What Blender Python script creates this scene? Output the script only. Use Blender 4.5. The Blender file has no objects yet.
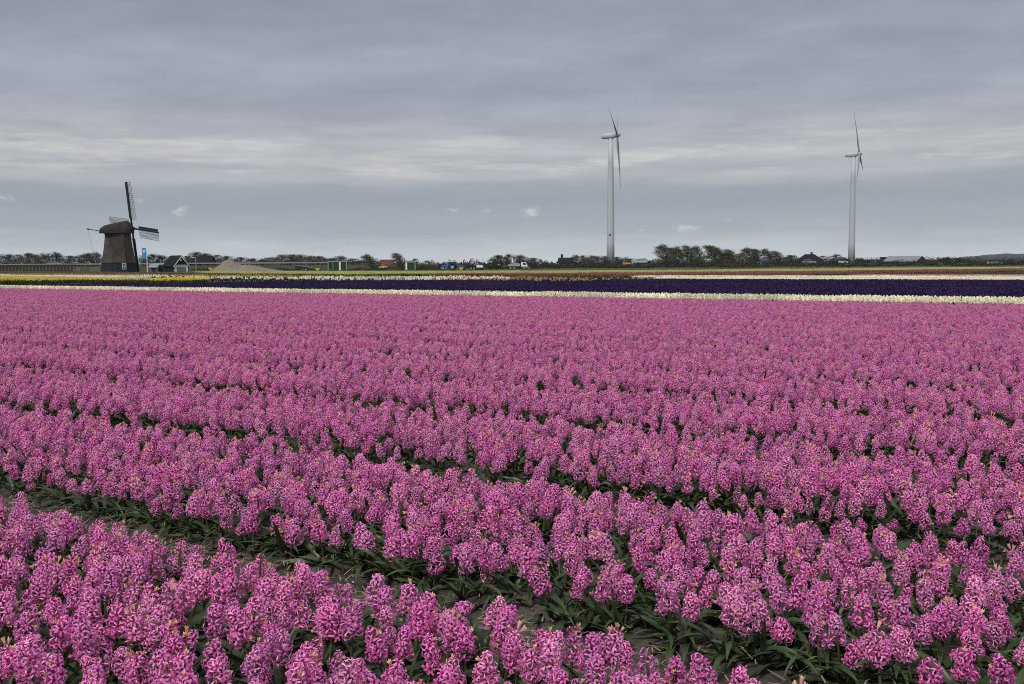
import bpy, math, random
import numpy as np
from mathutils import Vector, Matrix, Euler

R = math.radians
scene = bpy.context.scene
col = scene.collection
random.seed(7)
rng = np.random.default_rng(11)

# ---------------------------------------------------------------- camera
CAM_H = 1.1
PITCH = math.atan(77.5 / 1000)
ROLL = R(0.39)
FOC = 1000.0
cam_data = bpy.data.cameras.new('camera')
cam_data.sensor_width = 36.0
cam_data.lens = FOC / 1024 * 36.0
cam_data.clip_start = 0.05
cam_data.clip_end = 30000
cam = bpy.data.objects.new('camera', cam_data)
col.objects.link(cam)
cam.matrix_world = Matrix.Translation((0, 0, CAM_H)) @ Matrix.Rotation(R(90) - PITCH, 4, 'X') @ Matrix.Rotation(-ROLL, 4, 'Z')
scene.camera = cam

# ---------------------------------------------------------------- colour management
scene.view_settings.view_transform = 'Standard'
scene.view_settings.look = 'None'
scene.view_settings.exposure = 0.68
scene.view_settings.gamma = 1.0
scene.view_settings.use_curve_mapping = False
scene.cycles.use_denoising = False
scene.cycles.use_adaptive_sampling = False
scene.cycles.filter_width = 1.0
scene.cycles.max_bounces = 8
scene.cycles.volume_bounces = 1
scene.cycles.sample_clamp_direct = 2.0
scene.cycles.sample_clamp_indirect = 2.0
scene.cycles.transparent_max_bounces = 8

# ---------------------------------------------------------------- sun and sky
SUN_EL, SUN_AZ = R(48), R(205)      # azimuth clockwise from +Y (behind the camera, a little left)
sun_data = bpy.data.lights.new('sun', 'SUN')
sun_data.energy = 1.5
sun_data.angle = R(11)
sun_data.color = (1.0, 0.95, 0.88)
sun = bpy.data.objects.new('sun', sun_data)
col.objects.link(sun)
sd = Vector((math.sin(SUN_AZ) * math.cos(SUN_EL), math.cos(SUN_AZ) * math.cos(SUN_EL), math.sin(SUN_EL)))
sun.rotation_euler = sd.to_track_quat('Z', 'Y').to_euler()
sun.location = sd * 50


class NT:
    """Small helper around a node tree."""
    def __init__(self, tree):
        self.t = tree
        self.n = tree.nodes
        self.l = tree.links

    def node(self, kind, **kw):
        nd = self.n.new(kind)
        for k, v in kw.items():
            setattr(nd, k, v)
        return nd

    def set(self, sock, val):
        if isinstance(val, bpy.types.NodeSocket):
            self.l.new(val, sock)
        elif val is not None:
            sock.default_value = val

    def math(self, op, a, b=None, c=None, clamp=False):
        nd = self.node('ShaderNodeMath', operation=op, use_clamp=clamp)
        self.set(nd.inputs[0], a)
        self.set(nd.inputs[1], b)
        self.set(nd.inputs[2], c)
        return nd.outputs[0]

    def mix(self, fac, a, b, mode='MIX'):
        nd = self.node('ShaderNodeMix', data_type='RGBA', blend_type=mode)
        self.set(nd.inputs[0], fac)
        self.set(nd.inputs[6], a if not isinstance(a, tuple) else (*a, 1)[:4])
        self.set(nd.inputs[7], b if not isinstance(b, tuple) else (*b, 1)[:4])
        return nd.outputs[2]

    def ramp(self, fac, stops, interp='LINEAR'):
        nd = self.node('ShaderNodeValToRGB')
        cr = nd.color_ramp
        cr.interpolation = interp
        while len(cr.elements) < len(stops):
            cr.elements.new(0.5)
        for e, (p, c) in zip(cr.elements, stops):
            e.position = p
            e.color = (*c, 1)
        self.set(nd.inputs[0], fac)
        return nd.outputs[0]

    def noise(self, vec, scale, detail=4, rough=0.55, dim='3D'):
        nd = self.node('ShaderNodeTexNoise', noise_dimensions=dim)
        if vec is not None:
            self.l.new(vec, nd.inputs['Vector'])
        nd.inputs['Scale'].default_value = scale
        nd.inputs['Detail'].default_value = detail
        nd.inputs['Roughness'].default_value = rough
        return nd.outputs['Fac']

    def comb(self, x, y, z):
        nd = self.node('ShaderNodeCombineXYZ')
        for i, v in enumerate((x, y, z)):
            self.set(nd.inputs[i], v)
        return nd.outputs[0]

    def maprange(self, v, a, b, c, d, smooth=False):
        nd = self.node('ShaderNodeMapRange', interpolation_type='SMOOTHSTEP' if smooth else 'LINEAR')
        self.set(nd.inputs[0], v)
        for i, k in enumerate((a, b, c, d)):
            nd.inputs[i + 1].default_value = k
        return nd.outputs[0]


def srgb(r, g, b):
    f = lambda c: c / 12.92 if c <= 0.04045 else ((c + 0.055) / 1.055) ** 2.4
    return tuple(f(c / 255) for c in (r, g, b))


def build_sky():
    w = bpy.data.worlds.new('World')
    scene.world = w
    w.use_nodes = True
    T = NT(w.node_tree)
    T.n.clear()
    out = T.node('ShaderNodeOutputWorld')
    bg = T.node('ShaderNodeBackground')
    bg.inputs['Strength'].default_value = 0.066
    sky = T.node('ShaderNodeTexSky', sky_type='NISHITA')
    sky.sun_disc = False
    sky.sun_elevation = SUN_EL
    sky.sun_rotation = SUN_AZ
    tc = T.node('ShaderNodeTexCoord')
    d = tc.outputs['Generated']
    sep = T.node('ShaderNodeSeparateXYZ')
    T.l.new(d, sep.inputs[0])
    x, y, z = sep.outputs
    zc = T.math('MAXIMUM', z, 0.0)
    az = T.math('ARCTAN2', x, y)
    # position on a flat cloud layer, so that streaks narrow towards the horizon
    k = T.math('DIVIDE', 1.0, T.math('ADD', zc, 0.035))
    px, py = T.math('MULTIPLY', x, k), T.math('MULTIPLY', y, k)
    layer = T.comb(T.math('MULTIPLY', px, 0.45), py, 0.3)
    streak = T.noise(layer, 1.5, 6, 0.58)
    layer2 = T.comb(T.math('MULTIPLY', az, 4.0), T.math('MULTIPLY', zc, 26.0), 1.7)
    warp = T.noise(layer2, 1.3, 5, 0.6)
    layer3 = T.comb(T.math('MULTIPLY', az, 9.0), T.math('MULTIPLY', zc, 90.0), 4.1)
    fine = T.noise(layer3, 1.2, 4, 0.55)
    # elevation with a wavy edge
    e = T.math('ADD', zc, T.math('MULTIPLY', T.math('SUBTRACT', warp, 0.5), 0.034))
    e = T.math('ADD', e, T.math('MULTIPLY', T.math('SUBTRACT', fine, 0.5), 0.010))
    s = 10.0
    def C(r, g, b, m=1.0):
        return tuple(c * s * m * t for c, t in zip(srgb(r, g, b), (0.98, 0.995, 1.02)))
    q = 1.0
    stops = [(0.0, C(204, 207, 211, q)), (0.014, C(192, 196, 201, q)), (0.034, C(162, 168, 175, q)), (0.064, C(149, 156, 164, q)),
             (0.074, C(154, 159, 165, q)), (0.084, C(176, 178, 180, q)), (0.098, C(172, 174, 178, q)), (0.106, C(186, 185, 184, q)), (0.114, C(178, 179, 181, q)),
             (0.135, C(168, 170, 176, q)), (0.160, C(156, 159, 169, q)), (0.20, C(156, 159, 169, q)), (0.27, C(137, 141, 152, q)),
             (0.45, C(190, 193, 202)), (1.0, C(232, 234, 240, 1.05))]
    base = T.ramp(e, stops)
    # cloud texture: light and dark streaks high up, calmer towards the horizon
    hi = T.maprange(zc, 0.06, 0.14, 0.15, 1.0, True)
    amt = T.math('ADD', 1.0, T.math('MULTIPLY', hi, T.maprange(streak, 0.3, 0.7, -0.09, 0.09)))
    base = T.mix(1.0, base, T.comb(amt, amt, amt), 'MULTIPLY')
    lumps = T.noise(T.comb(T.math('MULTIPLY', az, 7.0), T.math('MULTIPLY', zc, 24.0), 8.3), 1.4, 7, 0.6)
    amt2 = T.math('ADD', 1.0, T.math('MULTIPLY', hi, T.maprange(lumps, 0.28, 0.72, -0.11, 0.11)))
    base = T.mix(1.0, base, T.comb(amt2, amt2, amt2), 'MULTIPLY')
    # broken brighter patches along the lit gap above the horizon
    gap = T.math('MULTIPLY', T.maprange(zc, 0.078, 0.096, 0.0, 1.0, True), T.maprange(zc, 0.108, 0.142, 1.0, 0.0, True))
    pt = T.noise(T.comb(T.math('MULTIPLY', az, 8.0), T.math('MULTIPLY', zc, 62.0), 2.2), 1.0, 7, 0.62)
    base = T.mix(T.math('MULTIPLY', gap, T.maprange(pt, 0.46, 0.70, 0.0, 0.75, True)), base, C(211, 207, 202, 1.04))
    dk = T.noise(T.comb(T.math('MULTIPLY', az, 5.0), T.math('MULTIPLY', zc, 48.0), 6.1), 1.0, 6, 0.6)
    base = T.mix(T.math('MULTIPLY', gap, T.maprange(dk, 0.50, 0.72, 0.0, 0.5, True)), base, C(148, 152, 161, q))
    # a few small fair-weather puffs low over the land: (azimuth, elevation, half width, half height)
    puff = None
    for (pxx, pyy, hw, hh, gain) in PUFFS:
        hw, hh = hw * 1.25, hh * 1.2
        u, fy, zz = ray(pxx, pyy)
        a0 = math.atan2(u, fy)
        e0 = zz / math.sqrt(u * u + fy * fy + zz * zz)
        da = T.math('DIVIDE', T.math('SUBTRACT', az, a0), hw / 1000)
        de = T.math('DIVIDE', T.math('SUBTRACT', zc, e0), hh / 1000)
        r = T.math('SQRT', T.math('ADD', T.math('MULTIPLY', da, da), T.math('MULTIPLY', de, de)))
        g = T.math('MULTIPLY', T.math('SUBTRACT', 1.0, r, clamp=True), gain)
        puff = g if puff is None else T.math('MAXIMUM', puff, g)
    pn = T.noise(T.comb(T.math('MULTIPLY', az, 130.0), T.math('MULTIPLY', zc, 190.0), 0.0), 1.0, 5, 0.6)
    cov = T.maprange(T.math('ADD', puff, T.math('MULTIPLY', T.math('SUBTRACT', pn, 0.5), 1.5)), 0.30, 1.00, 0.0, 1.0, True)
    cov = T.math('MULTIPLY', cov, T.math('GREATER_THAN', puff, 0.001))
    base = T.mix(T.math('MULTIPLY', cov, 0.75), base, C(206, 204, 201))
    final = T.mix(0.93, sky.outputs[0], base)
    T.l.new(final, bg.inputs['Color'])
    T.l.new(bg.outputs[0], out.inputs['Surface'])


def ray(x, y):
    """Direction through pixel (x, y) of the 1024x684 picture: right, forward, up."""
    u, v = x - 512, 342 - y
    u, v = (u * math.cos(ROLL) + v * math.sin(ROLL)), (-u * math.sin(ROLL) + v * math.cos(ROLL))
    return u, FOC * math.cos(PITCH) + v * math.sin(PITCH), -FOC * math.sin(PITCH) + v * math.cos(PITCH)


def gnd(x, y, z=0.0):
    u, fy, zz = ray(x, y)
    t = -(CAM_H - z) / zz
    return u * t, fy * t


def at(x, y, D):
    """Point at distance D whose direction is pixel (x, y)."""
    u, fy, zz = ray(x, y)
    return Vector((u / fy * D, D, CAM_H + zz / fy * D))


PUFFS = [(531, 212, 14, 8, 1.0), (685, 228, 20, 6, 1.0), (181, 211, 15, 9, 0.75), (141, 200, 13, 8, 0.65), (486, 211, 9, 5, 0.7),
         (455, 210, 14, 5, 0.6), (5, 198, 16, 6, 0.7), (728, 219, 9, 5, 0.6), (643, 231, 8, 4, 0.5), (795, 213, 6, 7, 0.4), (597, 215, 8, 4, 0.4),
         (384, 230, 9, 6, 0.4), (325, 231, 9, 5, 0.35)]
build_sky()


# ---------------------------------------------------------------- materials
def principled(name, rough=0.7, spec=0.3):
    m = bpy.data.materials.new(name)
    m.use_nodes = True
    T = NT(m.node_tree)
    b = T.n['Principled BSDF']
    b.inputs['Roughness'].default_value = rough
    b.inputs['Specular IOR Level'].default_value = spec
    return m, T, b


def plain(name, c, rough=0.7, var=0.12, scale=3.0, metal=0.0, spec=0.3, bump=0.0):
    """A colour with procedural mottling."""
    m, T, b = principled(name, rough, spec)
    tc = T.node('ShaderNodeTexCoord')
    n = T.noise(tc.outputs['Object'], scale, 5, 0.6)
    f = T.maprange(n, 0.25, 0.75, 1 - var, 1 + var)
    T.l.new(T.mix(1.0, c, T.comb(f, f, f), 'MULTIPLY'), b.inputs['Base Color'])
    b.inputs['Metallic'].default_value = metal
    if bump:
        bn = T.node('ShaderNodeBump')
        bn.inputs['Strength'].default_value = bump
        T.l.new(n, bn.inputs['Height'])
        T.l.new(bn.outputs[0], b.inputs['Normal'])
    return m


def leafy(name, c1, c2, transl=0.3, rough=0.5, spec=0.3, tattr=True):
    """Thin plant tissue: colour runs from c1 (foot) to c2 (tip), each piece and each plant a little different."""
    m, T, b = principled(name, rough, spec)
    at_t = T.node('ShaderNodeAttribute', attribute_name='along')
    at_v = T.node('ShaderNodeAttribute', attribute_name='vary')
    oi = T.node('ShaderNodeObjectInfo')
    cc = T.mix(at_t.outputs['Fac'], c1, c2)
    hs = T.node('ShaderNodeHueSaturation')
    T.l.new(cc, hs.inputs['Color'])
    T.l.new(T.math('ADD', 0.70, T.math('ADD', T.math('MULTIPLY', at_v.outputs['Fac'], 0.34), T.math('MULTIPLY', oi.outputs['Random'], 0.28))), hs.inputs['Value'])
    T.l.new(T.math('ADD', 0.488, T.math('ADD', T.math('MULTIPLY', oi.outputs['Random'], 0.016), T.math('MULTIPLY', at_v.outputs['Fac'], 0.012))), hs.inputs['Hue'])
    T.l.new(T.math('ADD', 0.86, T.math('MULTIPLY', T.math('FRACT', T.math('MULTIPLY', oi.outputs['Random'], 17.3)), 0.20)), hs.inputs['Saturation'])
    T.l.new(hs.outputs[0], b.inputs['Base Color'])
    if transl:
        tr = T.node('ShaderNodeBsdfTranslucent')
        T.l.new(hs.outputs[0], tr.inputs['Color'])
        mx = T.node('ShaderNodeMixShader')
        mx.inputs[0].default_value = transl
        T.l.new(b.outputs[0], mx.inputs[1])
        T.l.new(tr.outputs[0], mx.inputs[2])
        T.l.new(mx.outputs[0], T.n['Material Output'].inputs['Surface'])
    return m


def boards(name, c, step=0.2, axis='X', rough=0.75):
    m, T, b = principled(name, rough, 0.25)
    tc = T.node('ShaderNodeTexCoord')
    wv = T.node('ShaderNodeTexWave', wave_type='BANDS', bands_direction=axis)
    wv.inputs['Scale'].default_value = 0.314 / step
    wv.inputs['Distortion'].default_value = 0.3
    T.l.new(tc.outputs['Object'], wv.inputs['Vector'])
    n = T.noise(tc.outputs['Object'], 4.0, 4)
    f = T.maprange(n, 0.25, 0.75, 0.8, 1.2)
    T.l.new(T.mix(1.0, c, T.comb(f, f, f), 'MULTIPLY'), b.inputs['Base Color'])
    bn = T.node('ShaderNodeBump')
    bn.inputs['Strength'].default_value = 0.5
    bn.inputs['Distance'].default_value = 0.03
    T.l.new(wv.outputs['Fac'], bn.inputs['Height'])
    T.l.new(bn.outputs[0], b.inputs['Normal'])
    return m


def thatch_mat(name, c):
    m, T, b = principled(name, 0.95, 0.1)
    tc = T.node('ShaderNodeTexCoord')
    mp = T.node('ShaderNodeMapping')
    mp.inputs['Scale'].default_value = (6, 6, 0.7)
    T.l.new(tc.outputs['Object'], mp.inputs[0])
    n = T.noise(mp.outputs[0], 2.2, 6, 0.65)
    n2 = T.noise(tc.outputs['Object'], 0.5, 4, 0.6)
    f = T.math('MULTIPLY', T.maprange(n, 0.3, 0.7, 0.6, 1.4), T.maprange(n2, 0.3, 0.7, 0.6, 1.4))
    T.l.new(T.mix(1.0, c, T.comb(f, f, f), 'MULTIPLY'), b.inputs['Base Color'])
    bn = T.node('ShaderNodeBump')
    bn.inputs['Strength'].default_value = 0.8
    bn.inputs['Distance'].default_value = 0.08
    T.l.new(n, bn.inputs['Height'])
    T.l.new(bn.outputs[0], b.inputs['Normal'])
    return m


def soil_mat():
    m, T, b = principled('field_soil', 0.95, 0.12)
    g = T.node('ShaderNodeNewGeometry')
    p = g.outputs['Position']
    n1 = T.noise(p, 3.0, 6, 0.65)
    n2 = T.noise(p, 40.0, 5, 0.7)
    c = T.ramp(n1, [(0.3, (0.042, 0.036, 0.030)), (0.5, (0.075, 0.066, 0.057)), (0.72, (0.125, 0.110, 0.095))])
    f = T.maprange(n2, 0.25, 0.75, 0.55, 1.35)
    T.l.new(T.mix(1.0, c, T.comb(f, f, f), 'MULTIPLY'), b.inputs['Base Color'])
    bn = T.node('ShaderNodeBump')
    bn.inputs['Strength'].default_value = 0.9
    bn.inputs['Distance'].default_value = 0.02
    T.l.new(n2, bn.inputs['Height'])
    T.l.new(bn.outputs[0], b.inputs['Normal'])
    return m


def ground_mat():
    m, T, b = principled('ground', 0.95, 0.1)
    g = T.node('ShaderNodeNewGeometry')
    p = g.outputs['Position']
    n1 = T.noise(p, 0.03, 6, 0.6)
    n2 = T.noise(p, 1.5, 5, 0.7)
    c = T.ramp(n1, [(0.35, (0.035, 0.045, 0.018)), (0.5, (0.06, 0.075, 0.028)), (0.65, (0.085, 0.08, 0.04))])
    f = T.maprange(n2, 0.25, 0.75, 0.65, 1.3)
    T.l.new(T.mix(1.0, c, T.comb(f, f, f), 'MULTIPLY'), b.inputs['Base Color'])
    return m


M = {
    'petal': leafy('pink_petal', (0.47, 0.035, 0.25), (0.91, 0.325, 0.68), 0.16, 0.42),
    'wilted': leafy('wilted_petal', (0.62, 0.27, 0.25), (0.76, 0.46, 0.32), 0.2, 0.6),
    'stem': leafy('flower_stem', (0.05, 0.07, 0.025), (0.09, 0.055, 0.035), 0.0, 0.5),
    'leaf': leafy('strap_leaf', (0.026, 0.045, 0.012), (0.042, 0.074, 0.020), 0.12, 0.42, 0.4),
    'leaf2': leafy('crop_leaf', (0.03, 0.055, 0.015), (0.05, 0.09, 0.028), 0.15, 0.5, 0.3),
    'soil': soil_mat(),
    'ground': ground_mat(),
    'thatch': thatch_mat('thatch', (0.062, 0.053, 0.045)),
    'thatch_cap': thatch_mat('cap_thatch', (0.034, 0.028, 0.023)),
    'tar': boards('tarred_boards', (0.014, 0.015, 0.016), 0.25),
    'timber': plain('weathered_timber', (0.028, 0.024, 0.024), 0.8, 0.3),
    'white': plain('white_paint', (0.72, 0.72, 0.70), 0.5, 0.06),
    'turbine': plain('turbine_paint', (0.43, 0.45, 0.49), 0.45, 0.015, 0.2),
    'blade_backlit': plain('blade_backlit_shade', (0.30, 0.315, 0.335), 0.5, 0.05, 0.2),  # turbine paint darkened: backlit shade of blades and hub put into the colour
    'glass': plain('dark_glass', (0.02, 0.025, 0.03), 0.12, 0.1, spec=0.5),
    'dark': plain('dark_steel', (0.02, 0.02, 0.022), 0.6, 0.2),
    'grey': plain('grey_metal', (0.22, 0.23, 0.24), 0.5, 0.1),
    'rubber': plain('tyre_rubber', (0.012, 0.012, 0.012), 0.85, 0.1),
    'asphalt': plain('asphalt', (0.05, 0.05, 0.052), 0.9, 0.2),
    'green': plain('green_paint', (0.012, 0.045, 0.022), 0.5, 0.1),
    'darkgreen': plain('dark_green_paint', (0.012, 0.025, 0.016), 0.6, 0.1),
    'blue': plain('blue_paint', (0.015, 0.13, 0.40), 0.45, 0.1),
    'flagblue': plain('flag_cloth', (0.03, 0.27, 0.62), 0.7, 0.08),
    'navy': plain('navy_paint', (0.05, 0.08, 0.16), 0.4, 0.1),
    'red': plain('red_paint', (0.42, 0.04, 0.025), 0.45, 0.1),
    'yellow': plain('yellow_paint', (0.44, 0.29, 0.035), 0.5, 0.1),
    'lime': plain('lime_paint', (0.40, 0.42, 0.10), 0.5, 0.1),
    'silver': plain('silver_paint', (0.30, 0.31, 0.33), 0.35, 0.06),
    'black': plain('black_paint', (0.015, 0.015, 0.018), 0.4, 0.1),
    'teal': plain('teal_paint', (0.03, 0.12, 0.14), 0.5, 0.1),
    'redtile': plain('red_roof_tile', (0.11, 0.03, 0.022), 0.85, 0.25),
    'darktile': plain('dark_roof_tile', (0.018, 0.018, 0.021), 0.9, 0.2, spec=0.05),
    'steelroof': plain('pale_steel_roof', (0.17, 0.20, 0.215), 0.5, 0.08),
    'brick': plain('brick', (0.06, 0.042, 0.036), 0.9, 0.2),
    'greywall': plain('grey_wall', (0.17, 0.17, 0.165), 0.8, 0.12),
    'brownwall': plain('brown_wall', (0.07, 0.05, 0.04), 0.85, 0.2),
    'sand': plain('sand', (0.185, 0.155, 0.125), 0.95, 0.15, 1.2, bump=0.4),
    'bank': plain('bank_grass', (0.034, 0.040, 0.018), 0.95, 0.35, 0.4),
    'hill': plain('dune_hill', (0.022, 0.028, 0.026), 0.95, 0.3, 0.02),
    'straw': leafy('straw', (0.20, 0.16, 0.10), (0.30, 0.25, 0.17), 0.0, 0.8),
    'fol_dark': leafy('dark_foliage', (0.032, 0.040, 0.022), (0.054, 0.064, 0.034), 0.15, 0.7, 0.15),
    'fol_wind': leafy('windswept_foliage', (0.066, 0.070, 0.036), (0.120, 0.122, 0.064), 0.15, 0.7, 0.15),
    'fol_olive': leafy('olive_foliage', (0.045, 0.045, 0.024), (0.075, 0.075, 0.036), 0.15, 0.7, 0.15),
    'fol_brown': leafy('twiggy_foliage', (0.062, 0.054, 0.044), (0.105, 0.090, 0.068), 0.1, 0.8, 0.1),
    'bark': plain('bark', (0.045, 0.038, 0.032), 0.9, 0.25),
    'reed': leafy('reed_bank', (0.030, 0.026, 0.018), (0.060, 0.048, 0.034), 0.1, 0.8, 0.1),
    'hedge': leafy('bare_hedge', (0.045, 0.033, 0.033), (0.075, 0.055, 0.052), 0.1, 0.8, 0.1),
}


# ---------------------------------------------------------------- mesh building
class MB:
    def __init__(self):
        self.v, self.f, self.mi, self.t, self.r = [], [], [], [], []

    def poly(self, pts, mi=0, t=None, r=0.5):
        n = len(self.v)
        self.v += [tuple(p) for p in pts]
        self.t += list(t) if t is not None else [0.5] * len(pts)
        self.r += [r] * len(pts)
        self.f.append(tuple(range(n, n + len(pts))))
        self.mi.append(mi)

    def raw(self, vs, fs, mi=0, t=None, r=0.5):
        n = len(self.v)
        self.v += [tuple(p) for p in vs]
        self.t += list(t) if t is not None else [0.5] * len(vs)
        self.r += list(r) if isinstance(r, (list, np.ndarray)) else [r] * len(vs)
        self.f += [tuple(i + n for i in f) for f in fs]
        self.mi += [mi] * len(fs)

    def box(self, c, s, rot=None, mi=0, taper=1.0):
        hx, hy, hz = s[0] / 2, s[1] / 2, s[2] / 2
        vs = []
        for z, k in ((-hz, 1.0), (hz, taper)):
            for x, y in ((-hx, -hy), (hx, -hy), (hx, hy), (-hx, hy)):
                vs.append(Vector((x * k, y * k, z)))
        if rot is not None:
            m = Euler(rot).to_matrix()
            vs = [m @ q for q in vs]
        vs = [q + Vector(c) for q in vs]
        self.raw(vs, [(3, 2, 1, 0), (4, 5, 6, 7), (0, 1, 5, 4), (1, 2, 6, 5), (2, 3, 7, 6), (3, 0, 4, 7)], mi)

    def tube(self, pts, radii, n=6, mi=0, cap=True, t=None, r=0.5):
        pts = [Vector(p) for p in pts]
        if not isinstance(radii, (list, tuple)):
            radii = [radii] * len(pts)
        vs, tt = [], []
        for i, p in enumerate(pts):
            d = (pts[min(i + 1, len(pts) - 1)] - pts[max(i - 1, 0)]).normalized()
            a = d.orthogonal().normalized() if abs(d.z) > 0.9 else d.cross(Vector((0, 0, 1))).normalized()
            if abs(d.z) > 0.9:
                a = Vector((1, 0, 0)) - d * d.x
                a.normalize()
            b = d.cross(a)
            for k in range(n):
                w = 2 * math.pi * k / n
                vs.append(p + (a * math.cos(w) + b * math.sin(w)) * radii[i])
                tt.append(i / max(1, len(pts) - 1))
        fs = []
        for i in range(len(pts) - 1):
            for k in range(n):
                k2 = (k + 1) % n
                fs.append((i * n + k, i * n + k2, (i + 1) * n + k2, (i + 1) * n + k))
        if cap:
            fs.append(tuple(reversed(range(n))))
            fs.append(tuple(range((len(pts) - 1) * n, len(pts) * n)))
        self.raw(vs, fs, mi, tt, r)

    def lathe(self, prof, n=16, mi=0, phase=0.0, cap=True):
        vs, fs = [], []
        for (r, z) in prof:
            for k in range(n):
                w = 2 * math.pi * k / n + phase
                vs.append((r * math.cos(w), r * math.sin(w), z))
        for i in range(len(prof) - 1):
            for k in range(n):
                k2 = (k + 1) % n
                fs.append((i * n + k, i * n + k2, (i + 1) * n + k2, (i + 1) * n + k))
        if cap:
            fs.append(tuple(reversed(range(n))))
            fs.append(tuple(range((len(prof) - 1) * n, len(prof) * n)))
        self.raw(vs, fs, mi)

    def prism(self, prof, y0, y1, mi=0, inset=0.0):
        """Polygon in X-Z (counter-clockwise seen from -Y), pushed from y0 to y1."""
        n = len(prof)
        vs = [(x, y0, z) for x, z in prof] + [(x, y1, z) for x, z in prof]
        fs = [tuple(range(n)), tuple(reversed(range(n, 2 * n)))]
        fs += [(k, n + k, n + (k + 1) % n, (k + 1) % n) for k in range(n)]
        self.raw(vs, [tuple(reversed(f)) if False else f for f in fs], mi)

    def build(self, name, mats, parent=None, link=True, smooth=False, loc=None):
        me = bpy.data.meshes.new(name)
        me.from_pydata(self.v, [], self.f)
        if not isinstance(mats, (list, tuple)):
            mats = [mats]
        for m in mats:
            me.materials.append(m)
        me.polygons.foreach_set('material_index', self.mi)
        if smooth:
            me.polygons.foreach_set('use_smooth', [True] * len(self.f))
        a = me.attributes.new('along', 'FLOAT', 'POINT')
        a.data.foreach_set('value', self.t)
        a = me.attributes.new('vary', 'FLOAT', 'POINT')
        a.data.foreach_set('value', self.r)
        me.update()
        o = bpy.data.objects.new(name, me)
        if link:
            col.objects.link(o)
        if parent is not None:
            o.parent = parent
        if loc is not None:
            o.location = loc
        return o


def tag(o, label=None, cat=None, group=None, kind=None):
    if label:
        o['label'] = label
    if cat:
        o['category'] = cat
    if group:
        o['group'] = group
    if kind:
        o['kind'] = kind
    return o


def thing(name, label, cat, loc=(0, 0, 0), rz=0.0, group=None, scale=1.0):
    o = bpy.data.objects.new(name, None)
    o.empty_display_size = 0.1
    col.objects.link(o)
    o.location = loc
    o.rotation_euler = (0, 0, rz)
    o.scale = (scale,) * 3
    return tag(o, label, cat, group)


def copy_tree(o, parent=None):
    c = o.copy()
    col.objects.link(c)
    c.parent = parent
    for ch in o.children:
        copy_tree(ch, c)
    return c


# ================================================================ SETTING
def sheet(name, pts, z, mat, label, cat):
    m = MB()
    m.poly([(x, y, z) for x, y in pts])
    return tag(m.build(name, mat), label, cat, kind='structure')


G = 5000
sheet('ground', [(-G, -G), (G, -G), (G, G), (-G, G)], -0.12, M['ground'], 'flat green and brown polder land reaching to the horizon', 'ground')

# bed direction: the beds run down to the right
DX, DY = Vector((1, -0.70, 0)).normalized()[:2]     # along the beds
NX, NY = -DY, DX                                    # across, away from the camera
BED = 1.5
PATH0 = 2.42                                        # distance of the centre of the first visible path from the camera, across the beds


def bed_xy(a, p):
    return a * DX + p * NX, a * DY + p * NY


def soil_height(p, a=0.0):
    """Height of the soil: beds a little raised, paths trodden down."""
    q = ((p - PATH0) / BED) % 1.0
    dq = min(q, 1 - q) * BED
    return -0.055 + 0.05 * min(1.0, max(0.0, (dq - 0.16) / 0.13))


def build_soil():
    from mathutils import noise
    ps = np.concatenate([np.arange(-2.0, 7.0, 0.05), np.arange(7.0, 27.2, 0.25)])
    as_ = np.arange(-14, 10, 0.06)
    # near sheet
    vs, fs = [], []
    near = np.arange(-2.0, 7.01, 0.05)
    for p in near:
        h = soil_height(p)
        for a in as_:
            x, y = bed_xy(a, p)
            z = h + 0.020 * noise.noise((x * 9, y * 9, 0)) + 0.026 * noise.noise((x * 2.3, y * 2.3, 5)) + 0.011 * noise.noise((x * 28, y * 28, 9))
            vs.append((x, y, z))
    na = len(as_)
    for i in range(len(near) - 1):
        for j in range(na - 1):
            fs.append((i * na + j, i * na + j + 1, (i + 1) * na + j + 1, (i + 1) * na + j))
    m = MB()
    m.raw(vs, fs)
    o = m.build('field_soil', M['soil'], smooth=True)
    tag(o, 'grey sandy soil of the paths between the pink flower beds', 'soil', kind='structure')
    m = MB()
    for (a0, a1, p0, p1) in ((-80, 60, 7.0, 60.0),):
        c = [bed_xy(a0, p0), bed_xy(a1, p0), bed_xy(a1, p1), bed_xy(a0, p1)]
        m.poly([(x, y, -0.045) for x, y in c])
    m.poly([(x, y, -0.05) for x, y in [bed_xy(-80, 7.0), bed_xy(-14, 7.0), bed_xy(-14, -6.0), bed_xy(-80, -6.0)][::-1]])
    m.poly([(x, y, -0.05) for x, y in [bed_xy(9.9, 7.0), bed_xy(60, 7.0), bed_xy(60, -6.0), bed_xy(9.9, -6.0)][::-1]])
    tag(m.build('field_soil', M['soil']), 'grey soil under the far flower beds', 'soil', kind='structure')


build_soil()


def build_hills():
    m = MB()
    D0 = 3000
    xs = np.linspace(880, 1500, 120)
    rows = []
    for k, (dd, hh) in enumerate(((-260, 0.0), (-120, 0.62), (0, 1.0), (200, 0.9), (500, 0.0))):
        row = []
        for x in xs:
            u, fy, _ = ray(x, 262)
            X = u / fy * (D0 + dd)
            w = min(1.0, max(0.0, (x - 885) / 145))
            w = w * w * (3 - 2 * w)
            h = 29.0 * w * (0.86 + 0.10 * math.sin(x * 0.021 + 1.0) + 0.05 * math.sin(x * 0.075 + k) + 0.03 * math.sin(x * 0.31 + 2 * k))
            row.append((X, D0 + dd, -0.5 + h * hh))
        rows.append(row)
    n = len(xs)
    vs = [p for r in rows for p in r]
    fs = [(i * n + j, i * n + j + 1, (i + 1) * n + j + 1, (i + 1) * n + j) for i in range(4) for j in range(n - 1)]
    m.raw(vs, fs)
    tag(m.build('hills', M['hill'], smooth=True), 'long low dune ridge fading blue on the right horizon', 'hills', kind='structure')


build_hills()

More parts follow.
